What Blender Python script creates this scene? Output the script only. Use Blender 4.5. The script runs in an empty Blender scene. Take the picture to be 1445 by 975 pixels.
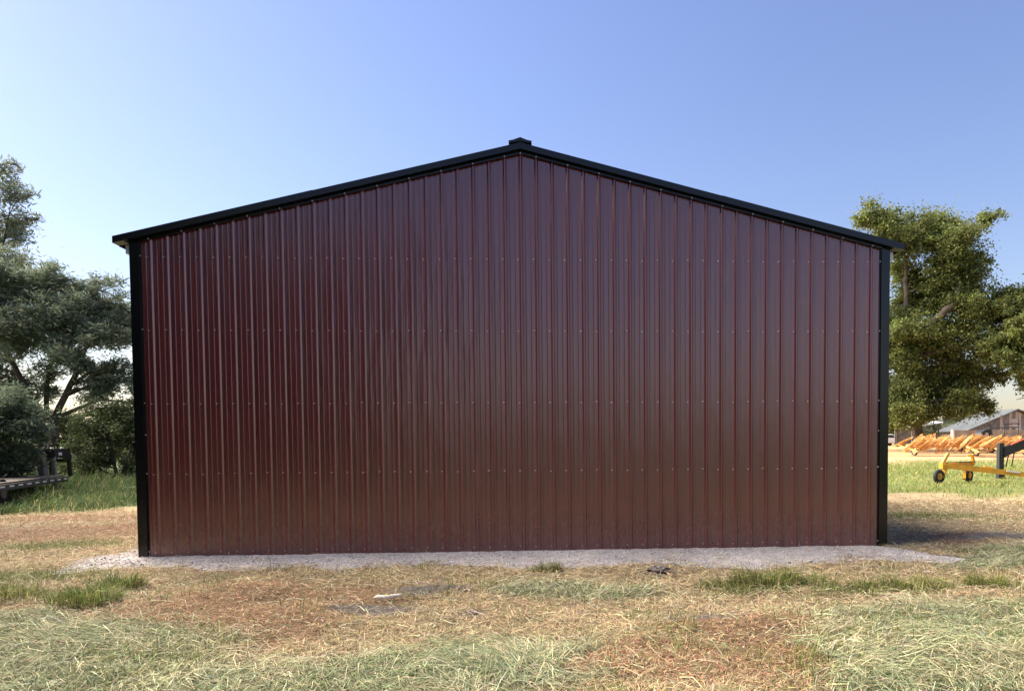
import bpy, bmesh, math, random
import numpy as np
from mathutils import Vector, Matrix

random.seed(7)
rng = np.random.default_rng(7)
R = math.radians
scene = bpy.context.scene
col = scene.collection

# ------------------------------------------------------------------ camera
cam_data = bpy.data.cameras.new('camera')
cam = bpy.data.objects.new('camera', cam_data)
col.objects.link(cam)
scene.camera = cam
cam_data.sensor_width = 36.0
cam_data.lens = 1000.0 / 1445.0 * 36.0
cam_data.shift_x = -89.083 / 1445.0
cam_data.shift_y = 174.808 / 1445.0
cam_data.clip_end = 6000.0
cam_data.clip_start = 0.05


def place_camera(loc, yaw, pitch, roll):
    s, c = math.sin(yaw), math.cos(yaw)
    sp, cp = math.sin(pitch), math.cos(pitch)
    r0 = Vector((c, -s, 0)); f = Vector((s * cp, c * cp, sp)); u0 = Vector((-sp * s, -sp * c, cp))
    cr, sr = math.cos(roll), math.sin(roll)
    r = cr * r0 + sr * u0
    u = cr * u0 - sr * r0
    cam.matrix_world = Matrix(((r.x, u.x, -f.x, loc[0]), (r.y, u.y, -f.y, loc[1]), (r.z, u.z, -f.z, loc[2]), (0, 0, 0, 1)))


place_camera((0.1587, -10.5186, 1.6155), 0.0578, -0.0386, -0.0069)

# ------------------------------------------------------------------ sky, sun, exposure
SUN_AZ = R(-68.0)      # clockwise from the view direction (+y): a low sun to the left, past the trees
SUN_EL = R(40.0)
world = bpy.data.worlds.new('World')
scene.world = world
world.use_nodes = True
wn = world.node_tree
wn.nodes.clear()
w_out = wn.nodes.new('ShaderNodeOutputWorld')
w_bg = wn.nodes.new('ShaderNodeBackground')
w_sky = wn.nodes.new('ShaderNodeTexSky')
w_sky.sky_type = 'NISHITA'
w_sky.sun_disc = False
w_sky.sun_elevation = SUN_EL
w_sky.sun_rotation = SUN_AZ
w_sky.altitude = 1000.0
w_sky.air_density = 1.7
w_sky.dust_density = 1.8
w_sky.ozone_density = 6.0
w_bg.inputs['Strength'].default_value = 0.05
w_hs = wn.nodes.new('ShaderNodeHueSaturation')
w_hs.inputs['Hue'].default_value = 0.509
w_hs.inputs['Saturation'].default_value = 1.0
wn.links.new(w_sky.outputs[0], w_hs.inputs['Color'])
w_tint = wn.nodes.new('ShaderNodeMix')
w_tint.data_type = 'RGBA'
w_tint.blend_type = 'MULTIPLY'
w_tint.inputs['Factor'].default_value = 1.0
w_tint.inputs['B'].default_value = (1.09, 0.955, 1.0, 1.0)
wn.links.new(w_hs.outputs[0], w_tint.inputs['A'])
wn.links.new(w_tint.outputs['Result'], w_bg.inputs['Color'])
wn.links.new(w_bg.outputs[0], w_out.inputs['Surface'])

sun_data = bpy.data.lights.new('sun', 'SUN')
sun_data.energy = 5.0
sun_data.angle = R(70.0)
sun_data.color = (1.0, 0.88, 0.71)
sun = bpy.data.objects.new('sun', sun_data)
col.objects.link(sun)
to_sun = Vector((math.sin(SUN_AZ) * math.cos(SUN_EL), math.cos(SUN_AZ) * math.cos(SUN_EL), math.sin(SUN_EL)))
sun.rotation_euler = to_sun.to_track_quat('Z', 'Y').to_euler()
sun.location = (-30, 20, 20)

scene.view_settings.view_transform = 'Standard'
scene.view_settings.look = 'None'
scene.view_settings.gamma = 1.0
scene.view_settings.use_curve_mapping = False
scene.view_settings.exposure = 1.95
scene.cycles.max_bounces = 8
scene.cycles.transparent_max_bounces = 8


# ------------------------------------------------------------------ materials
def new_mat(name):
    m = bpy.data.materials.new(name)
    m.use_nodes = True
    nt = m.node_tree
    return m, nt, nt.nodes['Principled BSDF']


def simple(name, color, rough=0.6, metal=0.0, ior=1.5, var=0.25, scale=6.0, bump=0.0, bump_scale=60.0, dirt=None):
    """Principled material with colour variation from object-space noise, optional dirt tint and fine relief."""
    m, nt, p = new_mat(name)
    tc = nt.nodes.new('ShaderNodeTexCoord')
    nz = nt.nodes.new('ShaderNodeTexNoise')
    nz.inputs['Scale'].default_value = scale
    nz.inputs['Detail'].default_value = 6
    nt.links.new(tc.outputs['Object'], nz.inputs['Vector'])
    ramp = nt.nodes.new('ShaderNodeValToRGB')
    ramp.color_ramp.elements[0].position = 0.3
    ramp.color_ramp.elements[1].position = 0.7
    lo = dirt if dirt else tuple(c * (1 - var) for c in color)
    hi = tuple(min(1, c * (1 + var * 0.6)) for c in color)
    ramp.color_ramp.elements[0].color = (*lo, 1)
    ramp.color_ramp.elements[1].color = (*hi, 1)
    nt.links.new(nz.outputs['Fac'], ramp.inputs['Fac'])
    nt.links.new(ramp.outputs['Color'], p.inputs['Base Color'])
    p.inputs['Roughness'].default_value = rough
    p.inputs['Metallic'].default_value = metal
    p.inputs['IOR'].default_value = ior
    if bump:
        n2 = nt.nodes.new('ShaderNodeTexNoise')
        n2.inputs['Scale'].default_value = bump_scale
        n2.inputs['Detail'].default_value = 5
        nt.links.new(tc.outputs['Object'], n2.inputs['Vector'])
        b = nt.nodes.new('ShaderNodeBump')
        b.inputs['Strength'].default_value = bump
        b.inputs['Distance'].default_value = 0.01
        nt.links.new(n2.outputs['Fac'], b.inputs['Height'])
        nt.links.new(b.outputs['Normal'], p.inputs['Normal'])
    return m


def wall_paint(name, base, dusty):
    """Glossy factory-painted steel: dust low on the sheets, faint streaks, slight waviness of the sheet."""
    m, nt, p = new_mat(name)
    L = nt.links.new
    tc = nt.nodes.new('ShaderNodeTexCoord')
    geo = nt.nodes.new('ShaderNodeNewGeometry')
    sep = nt.nodes.new('ShaderNodeSeparateXYZ')
    L(geo.outputs['Position'], sep.inputs[0])
    # splashed dust: noise against height above the gravel
    mr = nt.nodes.new('ShaderNodeMapRange')
    mr.inputs['From Min'].default_value = 0.0
    mr.inputs['From Max'].default_value = 0.75
    mr.inputs['To Min'].default_value = 0.32
    mr.inputs['To Max'].default_value = 0.0
    L(sep.outputs['Z'], mr.inputs['Value'])
    nz = nt.nodes.new('ShaderNodeTexNoise')
    nz.inputs['Scale'].default_value = 7.0
    nz.inputs['Detail'].default_value = 8
    nz.inputs['Roughness'].default_value = 0.7
    L(geo.outputs['Position'], nz.inputs['Vector'])
    mul = nt.nodes.new('ShaderNodeMath'); mul.operation = 'MULTIPLY'
    L(mr.outputs[0], mul.inputs[0]); L(nz.outputs['Fac'], mul.inputs[1])
    # streaks
    mp = nt.nodes.new('ShaderNodeMapping')
    mp.inputs['Scale'].default_value = (14, 14, 0.35)
    L(geo.outputs['Position'], mp.inputs['Vector'])
    st = nt.nodes.new('ShaderNodeTexNoise')
    st.inputs['Scale'].default_value = 1.0
    st.inputs['Detail'].default_value = 5
    L(mp.outputs[0], st.inputs['Vector'])
    st2 = nt.nodes.new('ShaderNodeMapRange')
    st2.inputs['From Min'].default_value = 0.45
    st2.inputs['From Max'].default_value = 0.8
    st2.inputs['To Max'].default_value = 0.10
    L(st.outputs['Fac'], st2.inputs['Value'])
    add = nt.nodes.new('ShaderNodeMath'); add.operation = 'ADD'; add.use_clamp = True
    L(mul.outputs[0], add.inputs[0]); L(st2.outputs[0], add.inputs[1])
    sf = nt.nodes.new('ShaderNodeTexNoise')
    sf.inputs['Scale'].default_value = 2.3
    sf.inputs['Detail'].default_value = 12
    sf.inputs['Roughness'].default_value = 0.8
    L(geo.outputs['Position'], sf.inputs['Vector'])
    sfr = nt.nodes.new('ShaderNodeMapRange')
    sfr.inputs['From Min'].default_value = 0.66
    sfr.inputs['From Max'].default_value = 0.74
    sfr.inputs['To Max'].default_value = 0.28
    L(sf.outputs['Fac'], sfr.inputs['Value'])
    add2 = nt.nodes.new('ShaderNodeMath'); add2.operation = 'ADD'; add2.use_clamp = True
    L(add.outputs[0], add2.inputs[0]); L(sfr.outputs[0], add2.inputs[1])
    add = add2
    mix = nt.nodes.new('ShaderNodeMix'); mix.data_type = 'RGBA'
    mix.inputs['A'].default_value = (*base, 1)
    mix.inputs['B'].default_value = (*dusty, 1)
    L(add.outputs[0], mix.inputs['Factor'])
    L(mix.outputs['Result'], p.inputs['Base Color'])
    rr = nt.nodes.new('ShaderNodeMapRange')
    rr.inputs['To Min'].default_value = WALL_ROUGH
    rr.inputs['To Max'].default_value = WALL_ROUGH + 0.35
    L(add.outputs[0], rr.inputs['Value'])
    L(rr.outputs[0], p.inputs['Roughness'])
    p.inputs['IOR'].default_value = WALL_IOR
    p.inputs['Specular Tint'].default_value = (1.0, 0.80, 0.80, 1.0)
    # waviness (oil canning), long in z
    mp2 = nt.nodes.new('ShaderNodeMapping')
    mp2.inputs['Scale'].default_value = (5.0, 5.0, 1.1)
    L(geo.outputs['Position'], mp2.inputs['Vector'])
    wv = nt.nodes.new('ShaderNodeTexNoise')
    wv.inputs['Scale'].default_value = 1.0
    wv.inputs['Detail'].default_value = 2
    L(mp2.outputs[0], wv.inputs['Vector'])
    b = nt.nodes.new('ShaderNodeBump')
    b.inputs['Strength'].default_value = 0.5
    b.inputs['Distance'].default_value = 0.02
    L(wv.outputs['Fac'], b.inputs['Height'])
    L(b.outputs['Normal'], p.inputs['Normal'])
    return m


WALL_ROUGH = 0.23
WALL_IOR = 2.15


def attr_mat(name, rough=0.85, trans=0.0, attr='Col'):
    """Colour from the per-piece colour attribute (the real colour of each blade, leaf or clod)."""
    m, nt, p = new_mat(name)
    a = nt.nodes.new('ShaderNodeAttribute')
    a.attribute_name = attr
    nt.links.new(a.outputs['Color'], p.inputs['Base Color'])
    p.inputs['Roughness'].default_value = rough
    p.inputs['Specular IOR Level'].default_value = 0.3
    if trans:
        t = nt.nodes.new('ShaderNodeBsdfTranslucent')
        nt.links.new(a.outputs['Color'], t.inputs['Color'])
        mx = nt.nodes.new('ShaderNodeMixShader')
        mx.inputs[0].default_value = trans
        nt.links.new(p.outputs[0], mx.inputs[1])
        nt.links.new(t.outputs[0], mx.inputs[2])
        nt.links.new(mx.outputs[0], nt.nodes['Material Output'].inputs['Surface'])
    return m


def ground_mat(name, speck_scale=90.0):
    m, nt, p = new_mat(name)
    L = nt.links.new
    a = nt.nodes.new('ShaderNodeAttribute'); a.attribute_name = 'Col'
    geo = nt.nodes.new('ShaderNodeNewGeometry')
    n1 = nt.nodes.new('ShaderNodeTexNoise'); n1.inputs['Scale'].default_value = speck_scale; n1.inputs['Detail'].default_value = 6
    n1.inputs['Roughness'].default_value = 0.75
    n2 = nt.nodes.new('ShaderNodeTexNoise'); n2.inputs['Scale'].default_value = 3.1; n2.inputs['Detail'].default_value = 8
    L(geo.outputs['Position'], n1.inputs['Vector']); L(geo.outputs['Position'], n2.inputs['Vector'])
    r1 = nt.nodes.new('ShaderNodeMapRange')
    r1.inputs['From Min'].default_value = 0.3; r1.inputs['From Max'].default_value = 0.7
    r1.inputs['To Min'].default_value = 0.55; r1.inputs['To Max'].default_value = 1.3
    L(n1.outputs['Fac'], r1.inputs['Value'])
    r2 = nt.nodes.new('ShaderNodeMapRange')
    r2.inputs['From Min'].default_value = 0.3; r2.inputs['From Max'].default_value = 0.7
    r2.inputs['To Min'].default_value = 0.75; r2.inputs['To Max'].default_value = 1.2
    L(n2.outputs['Fac'], r2.inputs['Value'])
    mm = nt.nodes.new('ShaderNodeMath'); mm.operation = 'MULTIPLY'
    L(r1.outputs[0], mm.inputs[0]); L(r2.outputs[0], mm.inputs[1])
    vm = nt.nodes.new('ShaderNodeVectorMath'); vm.operation = 'SCALE'
    L(a.outputs['Color'], vm.inputs[0]); L(mm.outputs[0], vm.inputs['Scale'])
    L(vm.outputs[0], p.inputs['Base Color'])
    p.inputs['Roughness'].default_value = 0.95
    p.inputs['Specular IOR Level'].default_value = 0.15
    b = nt.nodes.new('ShaderNodeBump'); b.inputs['Strength'].default_value = 0.6; b.inputs['Distance'].default_value = 0.02
    L(n1.outputs['Fac'], b.inputs['Height']); L(b.outputs['Normal'], p.inputs['Normal'])
    return m


M = {}
M['wall'] = wall_paint('burgundy_paint', (0.088, 0.0088, 0.011), (0.20, 0.13, 0.11))
M['black'] = simple('black_trim_paint', (0.0035, 0.0038, 0.0045), rough=0.2, ior=1.45, var=0.2, scale=3)
M['screw'] = simple('screw_glint', (0.50, 0.44, 0.44), rough=0.35, metal=0.6, var=0.2, scale=40)  # pale metallic colour paints in the bright glint on wall-coloured heads
M['galv'] = simple('galvanised_steel', (0.55, 0.56, 0.57), rough=0.45, metal=0.3, var=0.2, scale=8)
M['slab'] = simple('concrete', (0.35, 0.34, 0.32), rough=0.9, var=0.2, scale=9, bump=0.3)
M['ground'] = ground_mat('dry_ground')
M['gravel'] = ground_mat('gravel_ground', 120.0)
M['blade'] = attr_mat('grass_blades', 0.75, 0.3)
M['straw'] = attr_mat('straw', 0.85, 0.12)
M['stone'] = attr_mat('pebbles', 0.9)
M['leaf'] = attr_mat('leaves', 0.6, 0.42)
M['bark'] = simple('bark', (0.10, 0.078, 0.058), rough=0.95, var=0.5, scale=5, bump=0.8, bump_scale=14)
M['bark_pale'] = simple('pale_bark', (0.11, 0.09, 0.072), rough=0.95, var=0.5, scale=3, bump=0.8, bump_scale=8)
M['bleached'] = simple('bleached_wood', (0.72, 0.66, 0.56), rough=0.85, var=0.3, scale=30, bump=0.4)
M['iron'] = simple('black_steel', (0.012, 0.012, 0.014), rough=0.45, var=0.4, scale=5)
M['iron_grey'] = simple('worn_grey_steel', (0.16, 0.165, 0.17), rough=0.5, var=0.4, scale=7)
M['plank'] = simple('weathered_planks', (0.11, 0.09, 0.075), rough=0.9, var=0.5, scale=6)
M['reflector'] = simple('pale_marker', (0.75, 0.73, 0.70), rough=0.4, var=0.1)
M['orange'] = simple('orange_paint', (0.68, 0.37, 0.125), rough=0.45, var=0.35, scale=3)
M['amber'] = simple('yellow_paint', (0.72, 0.33, 0.02), rough=0.45, var=0.25, scale=4)
M['rubber'] = simple('rubber', (0.02, 0.02, 0.02), rough=0.85, var=0.3)
M['carwhite'] = simple('white_car_paint', (0.78, 0.79, 0.82), rough=0.2, var=0.05)
M['glass'] = simple('dark_glass', (0.02, 0.022, 0.025), rough=0.08, var=0.1)
M['taillight'] = simple('red_lens', (0.45, 0.02, 0.02), rough=0.2, var=0.1)
M['barnwood'] = simple('old_barn_wood', (0.185, 0.185, 0.195), rough=0.95, var=0.5, scale=1.3)
M['barnpale'] = simple('peeling_white_boards', (0.45, 0.42, 0.40), rough=0.9, var=0.35, scale=1.5)
M['rooftin'] = simple('dull_tin_roof', (0.075, 0.085, 0.09), rough=0.6, var=0.35, scale=0.8)
M['rooftin_pale'] = simple('pale_tin_roof', (0.36, 0.39, 0.41), rough=0.5, var=0.3, scale=0.8)
M['fencewood'] = simple('tan_fence_boards', (0.33, 0.28, 0.23), rough=0.95, var=0.4, scale=1.2)
M['postwhite'] = simple('white_post_paint', (0.72, 0.68, 0.62), rough=0.8, var=0.2)
M['red'] = simple('red_machine_paint', (0.42, 0.05, 0.03), rough=0.5, var=0.3)


# ------------------------------------------------------------------ helpers
def tag(o, label=None, cat=None, group=None, kind=None):
    if label: o['label'] = label
    if cat: o['category'] = cat
    if group: o['group'] = group
    if kind: o['kind'] = kind
    return o


def empty(name, loc=(0, 0, 0), rz=0.0):
    o = bpy.data.objects.new(name, None)
    o.location = loc
    o.rotation_euler = (0, 0, rz)
    o.empty_display_size = 0.2
    col.objects.link(o)
    return o


def link(name, me, mat, parent=None):
    if mat is not None and not me.materials:
        me.materials.append(mat)
    o = bpy.data.objects.new(name, me)
    col.objects.link(o)
    if parent is not None:
        o.parent = parent
    return o


def copy_tree(o, parent=None):
    c = o.copy()
    col.objects.link(c)
    c.parent = parent
    for ch in list(o.children):
        copy_tree(ch, c)
    return c


class MB:
    """Collects boxes, bars, tubes and prisms and links them as ONE mesh object."""

    def __init__(self):
        self.v, self.f, self.smooth = [], [], []

    def _add(self, vs, fs, smooth=False):
        n = len(self.v)
        self.v += [tuple(p) for p in vs]
        self.f += [tuple(n + i for i in f) for f in fs]
        self.smooth += [smooth] * len(fs)
        return self

    def box(self, x0, x1, y0, y1, z0, z1):
        vs = [(x, y, z) for x in (x0, x1) for y in (y0, y1) for z in (z0, z1)]
        fs = [(0, 1, 3, 2), (4, 6, 7, 5), (0, 4, 5, 1), (2, 3, 7, 6), (0, 2, 6, 4), (1, 5, 7, 3)]
        return self._add(vs, fs)

    def bar(self, a, b, w, h=None, up=(0, 0, 1)):
        h = h or w
        a, b = Vector(a), Vector(b)
        d = (b - a).normalized()
        u = Vector(up)
        if abs(d.dot(u)) > 0.98: u = Vector((1, 0, 0))
        s = d.cross(u).normalized() * (w / 2)
        t = s.cross(d).normalized() * (h / 2)
        vs = [a - s - t, a + s - t, a + s + t, a - s + t, b - s - t, b + s - t, b + s + t, b - s + t]
        fs = [(0, 1, 2, 3), (7, 6, 5, 4), (0, 4, 5, 1), (1, 5, 6, 2), (2, 6, 7, 3), (3, 7, 4, 0)]
        return self._add(vs, fs)

    def tube(self, pts, radii, n=8, cap=True):
        pts = [Vector(p) for p in pts]
        vs, fs = [], []
        prev = None
        for i, p in enumerate(pts):
            d = (pts[min(i + 1, len(pts) - 1)] - pts[max(i - 1, 0)])
            d = d.normalized() if d.length > 1e-9 else Vector((0, 0, 1))
            if prev is None:
                s = d.cross(Vector((0, 0, 1)) if abs(d.z) < 0.9 else Vector((1, 0, 0))).normalized()
            else:
                s = (prev - d * prev.dot(d)).normalized()
            prev = s
            t = d.cross(s)
            r = radii[i] if hasattr(radii, '__len__') else radii
            for k in range(n):
                a = 2 * math.pi * k / n
                vs.append(p + (s * math.cos(a) + t * math.sin(a)) * r)
        for i in range(len(pts) - 1):
            for k in range(n):
                k2 = (k + 1) % n
                fs.append((i * n + k, i * n + k2, (i + 1) * n + k2, (i + 1) * n + k))
        self._add(vs, fs, True)
        if cap:
            m = len(self.v) - len(vs)
            self.f.append(tuple(m + k for k in reversed(range(n)))); self.smooth.append(False)
            self.f.append(tuple(m + (len(pts) - 1) * n + k for k in range(n))); self.smooth.append(False)
        return self

    def prism(self, poly, axis, a, b):
        """poly: list of 2-D points; axis 'x','y','z' = extrusion axis from a to b."""
        def mk(p, t):
            if axis == 'x': return (t, p[0], p[1])
            if axis == 'y': return (p[0], t, p[1])
            return (p[0], p[1], t)
        n = len(poly)
        vs = [mk(p, a) for p in poly] + [mk(p, b) for p in poly]
        fs = [tuple(range(n)), tuple(reversed(range(n, 2 * n)))]
        fs += [(i, n + i, n + (i + 1) % n, (i + 1) % n) for i in range(n)]
        return self._add(vs, fs)

    def ring(self, c, axis, R_, r, n=24, m=6):
        c = Vector(c); ax = Vector(axis).normalized()
        s = ax.cross(Vector((0, 0, 1)) if abs(ax.z) < 0.9 else Vector((1, 0, 0))).normalized()
        t = ax.cross(s)
        vs, fs = [], []
        for i in range(n):
            a = 2 * math.pi * i / n
            d = s * math.cos(a) + t * math.sin(a)
            for k in range(m):
                b = 2 * math.pi * k / m
                vs.append(c + d * (R_ + r * math.cos(b)) + ax * (r * math.sin(b)))
        for i in range(n):
            for k in range(m):
                fs.append((i * m + k, ((i + 1) % n) * m + k, ((i + 1) % n) * m + (k + 1) % m, i * m + (k + 1) % m))
        return self._add(vs, fs, True)

    def disc(self, c, axis, r, w, n=20):
        c = Vector(c); ax = Vector(axis).normalized()
        return self.tube([c - ax * w / 2, c + ax * w / 2], r, n)

    def mesh(self, name):
        me = bpy.data.meshes.new(name)
        me.from_pydata(self.v, [], self.f)
        me.polygons.foreach_set('use_smooth', self.smooth)
        me.update()
        bm = bmesh.new(); bm.from_mesh(me)
        bmesh.ops.recalc_face_normals(bm, faces=bm.faces)
        bm.to_mesh(me); bm.free()
        return me

    def build(self, name, mat, parent=None):
        return link(name, self.mesh(name), mat, parent)


def np_mesh(name, verts, faces_n, loops, colors=None, smooth=False):
    """Fast mesh: faces_n = vertices per face (int), loops = (F, n) index array, colours per vertex."""
    me = bpy.data.meshes.new(name)
    nv, nf = len(verts), len(loops)
    me.vertices.add(nv)
    me.vertices.foreach_set('co', np.ascontiguousarray(verts, dtype=np.float32).ravel())
    me.loops.add(nf * faces_n)
    me.loops.foreach_set('vertex_index', np.ascontiguousarray(loops, dtype=np.int32).ravel())
    me.polygons.add(nf)
    me.polygons.foreach_set('loop_start', np.arange(0, nf * faces_n, faces_n, dtype=np.int32))
    me.polygons.foreach_set('loop_total', np.full(nf, faces_n, dtype=np.int32))
    if smooth:
        me.polygons.foreach_set('use_smooth', np.ones(nf, dtype=bool))
    if colors is not None:
        a = me.color_attributes.new('Col', 'FLOAT_COLOR', 'POINT')
        c4 = np.ones((nv, 4), dtype=np.float32)
        c4[:, :3] = colors
        a.data.foreach_set('color', c4.ravel())
    me.update(calc_edges=True)
    return me


# ---- value noise
def _hash(ix, iy, seed):
    h = (ix.astype(np.int64) * 374761393 + iy.astype(np.int64) * 668265263 + seed * 1442695041) & 0xFFFFFFFF
    h = ((h ^ (h >> 13)) * 1274126177) & 0xFFFFFFFF
    h = h ^ (h >> 16)
    return (h & 0xFFFFFF) / float(0xFFFFFF)


def vnoise(x, y, seed=0):
    x0, y0 = np.floor(x), np.floor(y)
    fx, fy = x - x0, y - y0
    fx = fx * fx * (3 - 2 * fx); fy = fy * fy * (3 - 2 * fy)
    a = _hash(x0, y0, seed); b = _hash(x0 + 1, y0, seed)
    c = _hash(x0, y0 + 1, seed); d = _hash(x0 + 1, y0 + 1, seed)
    return (a * (1 - fx) + b * fx) * (1 - fy) + (c * (1 - fx) + d * fx) * fy


def fbm(x, y, seed=0, oct=4):
    s, a, t = 0.0, 1.0, 0.0
    for i in range(oct):
        s = s + a * vnoise(x * 2 ** i + 17.3 * i, y * 2 ** i - 9.1 * i, seed + i)
        t += a; a *= 0.5
    return s / t


# ------------------------------------------------------------------ ground: relief, real colour zones and painted-in shade
PATCH = {
    'brown': [(-2.6, -3.6, 1.25, 1.25), (-3.1, -2.6, 0.9, 0.6), (-1.7, -3.1, 0.7, 0.6), (1.9, -4.55, 1.0, 0.45), (0.9, -5.5, 1.0, 0.5),
              (1.9, -5.5, 0.8, 0.6), (6.9, 1.0, 0.9, 0.45), (-8.3, 3.4, 2.2, 1.3), (7.0, 0.3, 0.6, 0.3), (-10.5, 6.0, 2.0, 0.8)],
    'soil': [(-0.95, -2.85, 0.42, 0.25), (-1.45, -3.55, 0.45, 0.25), (1.6, -4.3, 0.5, 0.2), (7.9, 0.5, 1.1, 0.25), (1.65, -1.9, 0.2, 0.12),
             (-0.45, -3.75, 0.16, 0.1), (9.5, 0.9, 1.2, 0.35)],
    'hay': [(-3.5, -4.7, 1.2, 0.9), (-3.0, -5.7, 1.7, 0.7), (-1.3, -5.75, 1.1, 0.55), (-0.2, -5.4, 0.75, 0.75), (3.1, -5.6, 1.0, 0.8),
            (4.2, -5.0, 1.4, 0.9), (3.9, -4.2, 1.2, 0.5), (-4.6, -4.2, 1.2, 0.6), (0.6, -2.8, 0.9, 0.35), (6.5, -1.7, 1.2, 0.5), (7.2, -0.6, 0.8, 0.4)],
    'green': [(-4.6, -2.65, 0.3, 0.6), (-5.6, -2.7, 0.75, 0.4), (-6.6, -1.6, 1.2, 0.6), (2.9, -2.95, 1.0, 0.32), (4.2, -3.05, 0.8, 0.28),
              (5.2, -3.0, 0.35, 0.22), (0.25, -1.7, 0.2, 0.1), (8.4, 4.2, 1.3, 0.7), (6.9, -0.8, 0.7, 0.3), (-7.6, 1.2, 1.0, 0.5), (11.0, 3.2, 1.6, 0.5)],
}
COLOURS = {
    'tan': (0.46, 0.35, 0.21), 'brown': (0.365, 0.23, 0.135), 'soil': (0.23, 0.195, 0.175), 'hay': (0.265, 0.275, 0.155),
    'green': (0.15, 0.17, 0.055), 'lush': (0.12, 0.165, 0.045), 'weed': (0.075, 0.115, 0.04), 'field': (0.44, 0.28, 0.145),
}


def smooth01(t):
    t = np.clip(t, 0, 1)
    return t * t * (3 - 2 * t)


def patch_w(kind, x, y):
    nx = (fbm(x * 1.1, y * 1.1, 31, 3) - 0.5) * 0.9
    ny = (fbm(x * 1.1 + 40, y * 1.1, 37, 3) - 0.5) * 0.9
    fn = (fbm(x * 6, y * 6, 41, 2) - 0.5) * 0.5
    w = np.zeros_like(x)
    for cx, cy, rx, ry in PATCH[kind]:
        k = min(1.0, rx)
        d = np.sqrt(((x + nx * k - cx) / rx) ** 2 + ((y + ny * k - cy) / ry) ** 2)
        w = np.maximum(w, smooth01((1.25 - d + fn) / 0.6))
    return w


def zones(x, y):
    """Weights of each ground cover at (x, y)."""
    z = {k: patch_w(k, x, y) for k in PATCH}
    n = fbm(x * 0.35, y * 0.35, 51, 4)
    n2 = (fbm(x * 0.9, y * 0.9, 57, 3) - 0.5)
    # lush strip right of the shed, weeds along the trees on the left
    lush = smooth01((y + n2 * 5 - 8.0) / 2.5) * smooth01((31 + n2 * 6 - y) / 5.0) * smooth01((x - 4.0) / 2.0)
    weed = smooth01((y + 0.35 * x * 0 + n2 * 4 - 7.6) / 1.6) * smooth01((-x - 6.0) / 2.0)
    weed = np.maximum(weed, smooth01((-x - 11.5 + n2 * 3) / 1.5) * smooth01((y - 4.0) / 2.0))
    field = smooth01((y - 28 + n2 * 6) / 6.0) * smooth01((x - 4.0) / 3.0)
    meadow = smooth01((-y - 8.5 + n2 * 2) / 2.0)
    weed = np.maximum(weed, meadow)
    z['lush'] = lush; z['weed'] = weed; z['field'] = field
    z['_n'] = n
    return z


def zone_colour(x, y):
    z = zones(x, y)
    c = np.ones((len(x), 3)) * np.array(COLOURS['tan'])
    c = c * (0.8 + 0.4 * z['_n'])[:, None]
    for k in ('brown', 'hay', 'green', 'soil', 'lush', 'field', 'weed'):
        w = z[k][:, None] * (0.9 if k in ('green', 'lush') else 1.0)
        c = c * (1 - w) + np.array(COLOURS[k]) * w
    return c, z


def ground_h(x, y):
    h = (fbm(x * 0.5, y * 0.5, 3, 4) - 0.5) * 0.10 + (fbm(x * 2.2, y * 2.2, 9, 3) - 0.5) * 0.05
    d = np.maximum(np.abs(x) - 6.2, np.maximum(-y - 1.1, y - 20.0))       # flat round the shed
    h = h * smooth01(d / 1.2)
    for cx, cy, rx, ry, a in [(-3.0, -3.0, 0.9, 0.7, 0.16), (-2.2, -3.9, 0.8, 0.6, 0.08), (1.9, -4.6, 0.9, 0.5, 0.09), (-1.0, -2.85, 0.5, 0.3, 0.07),
                              (7.3, 0.6, 1.2, 0.5, 0.10), (2.9, -2.95, 0.9, 0.35, 0.05), (-0.2, -5.6, 0.8, 0.5, 0.05), (3.4, -5.6, 0.9, 0.5, 0.07), (1.65, -1.9, 0.2, 0.14, 0.05)]:
        h = h + a * np.exp(-(((x - cx) / rx) ** 2 + ((y - cy) / ry) ** 2) * 1.6)
    h = h - 0.012
    h = h + 1.05 * (1 - np.exp(-np.maximum(y - 16, 0) / 28.0))
    far = smooth01((np.hypot(x, y) - 150) / 400)
    return h + far * (fbm(x / 220, y / 220, 77, 3) - 0.4) * 9.0


def axis_coords(lo, hi, step, far, growth=1.16):
    c = list(np.arange(lo, hi + step * 0.5, step))
    a, s = c[0], step
    left = []
    while a > -far:
        s *= growth; a -= s; left.append(a)
    b, s = c[-1], step
    right = []
    while b < far:
        s *= growth; b += s; right.append(b)
    return np.array(left[::-1] + c + right)


def grid_mesh(name, xs, ys, hf, cf):
    X, Y = np.meshgrid(xs, ys)
    x, y = X.ravel(), Y.ravel()
    z = hf(x, y)
    c = cf(x, y)
    nx, ny = len(xs), len(ys)
    i = (np.arange(ny - 1)[:, None] * nx + np.arange(nx - 1)[None, :]).ravel()
    loops = np.stack([i, i + 1, i + nx + 1, i + nx], 1)
    return np_mesh(name, np.stack([x, y, z], 1), 4, loops, c, smooth=True)


gx = axis_coords(-8.0, 9.0, 0.07, 2500)
gy = axis_coords(-7.5, 4.0, 0.07, 2500)
ground = link('ground', grid_mesh('ground', gx, gy, ground_h, lambda x, y: zone_colour(x, y)[0] * (1 - 0.4 * smooth01((9 - y) / 3))[:, None]), M['ground'])  # near ground colour darkened to paint in the shade between the blades
tag(ground, 'dry trampled ground with straw, cut hay and bare soil', kind='structure')


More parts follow.
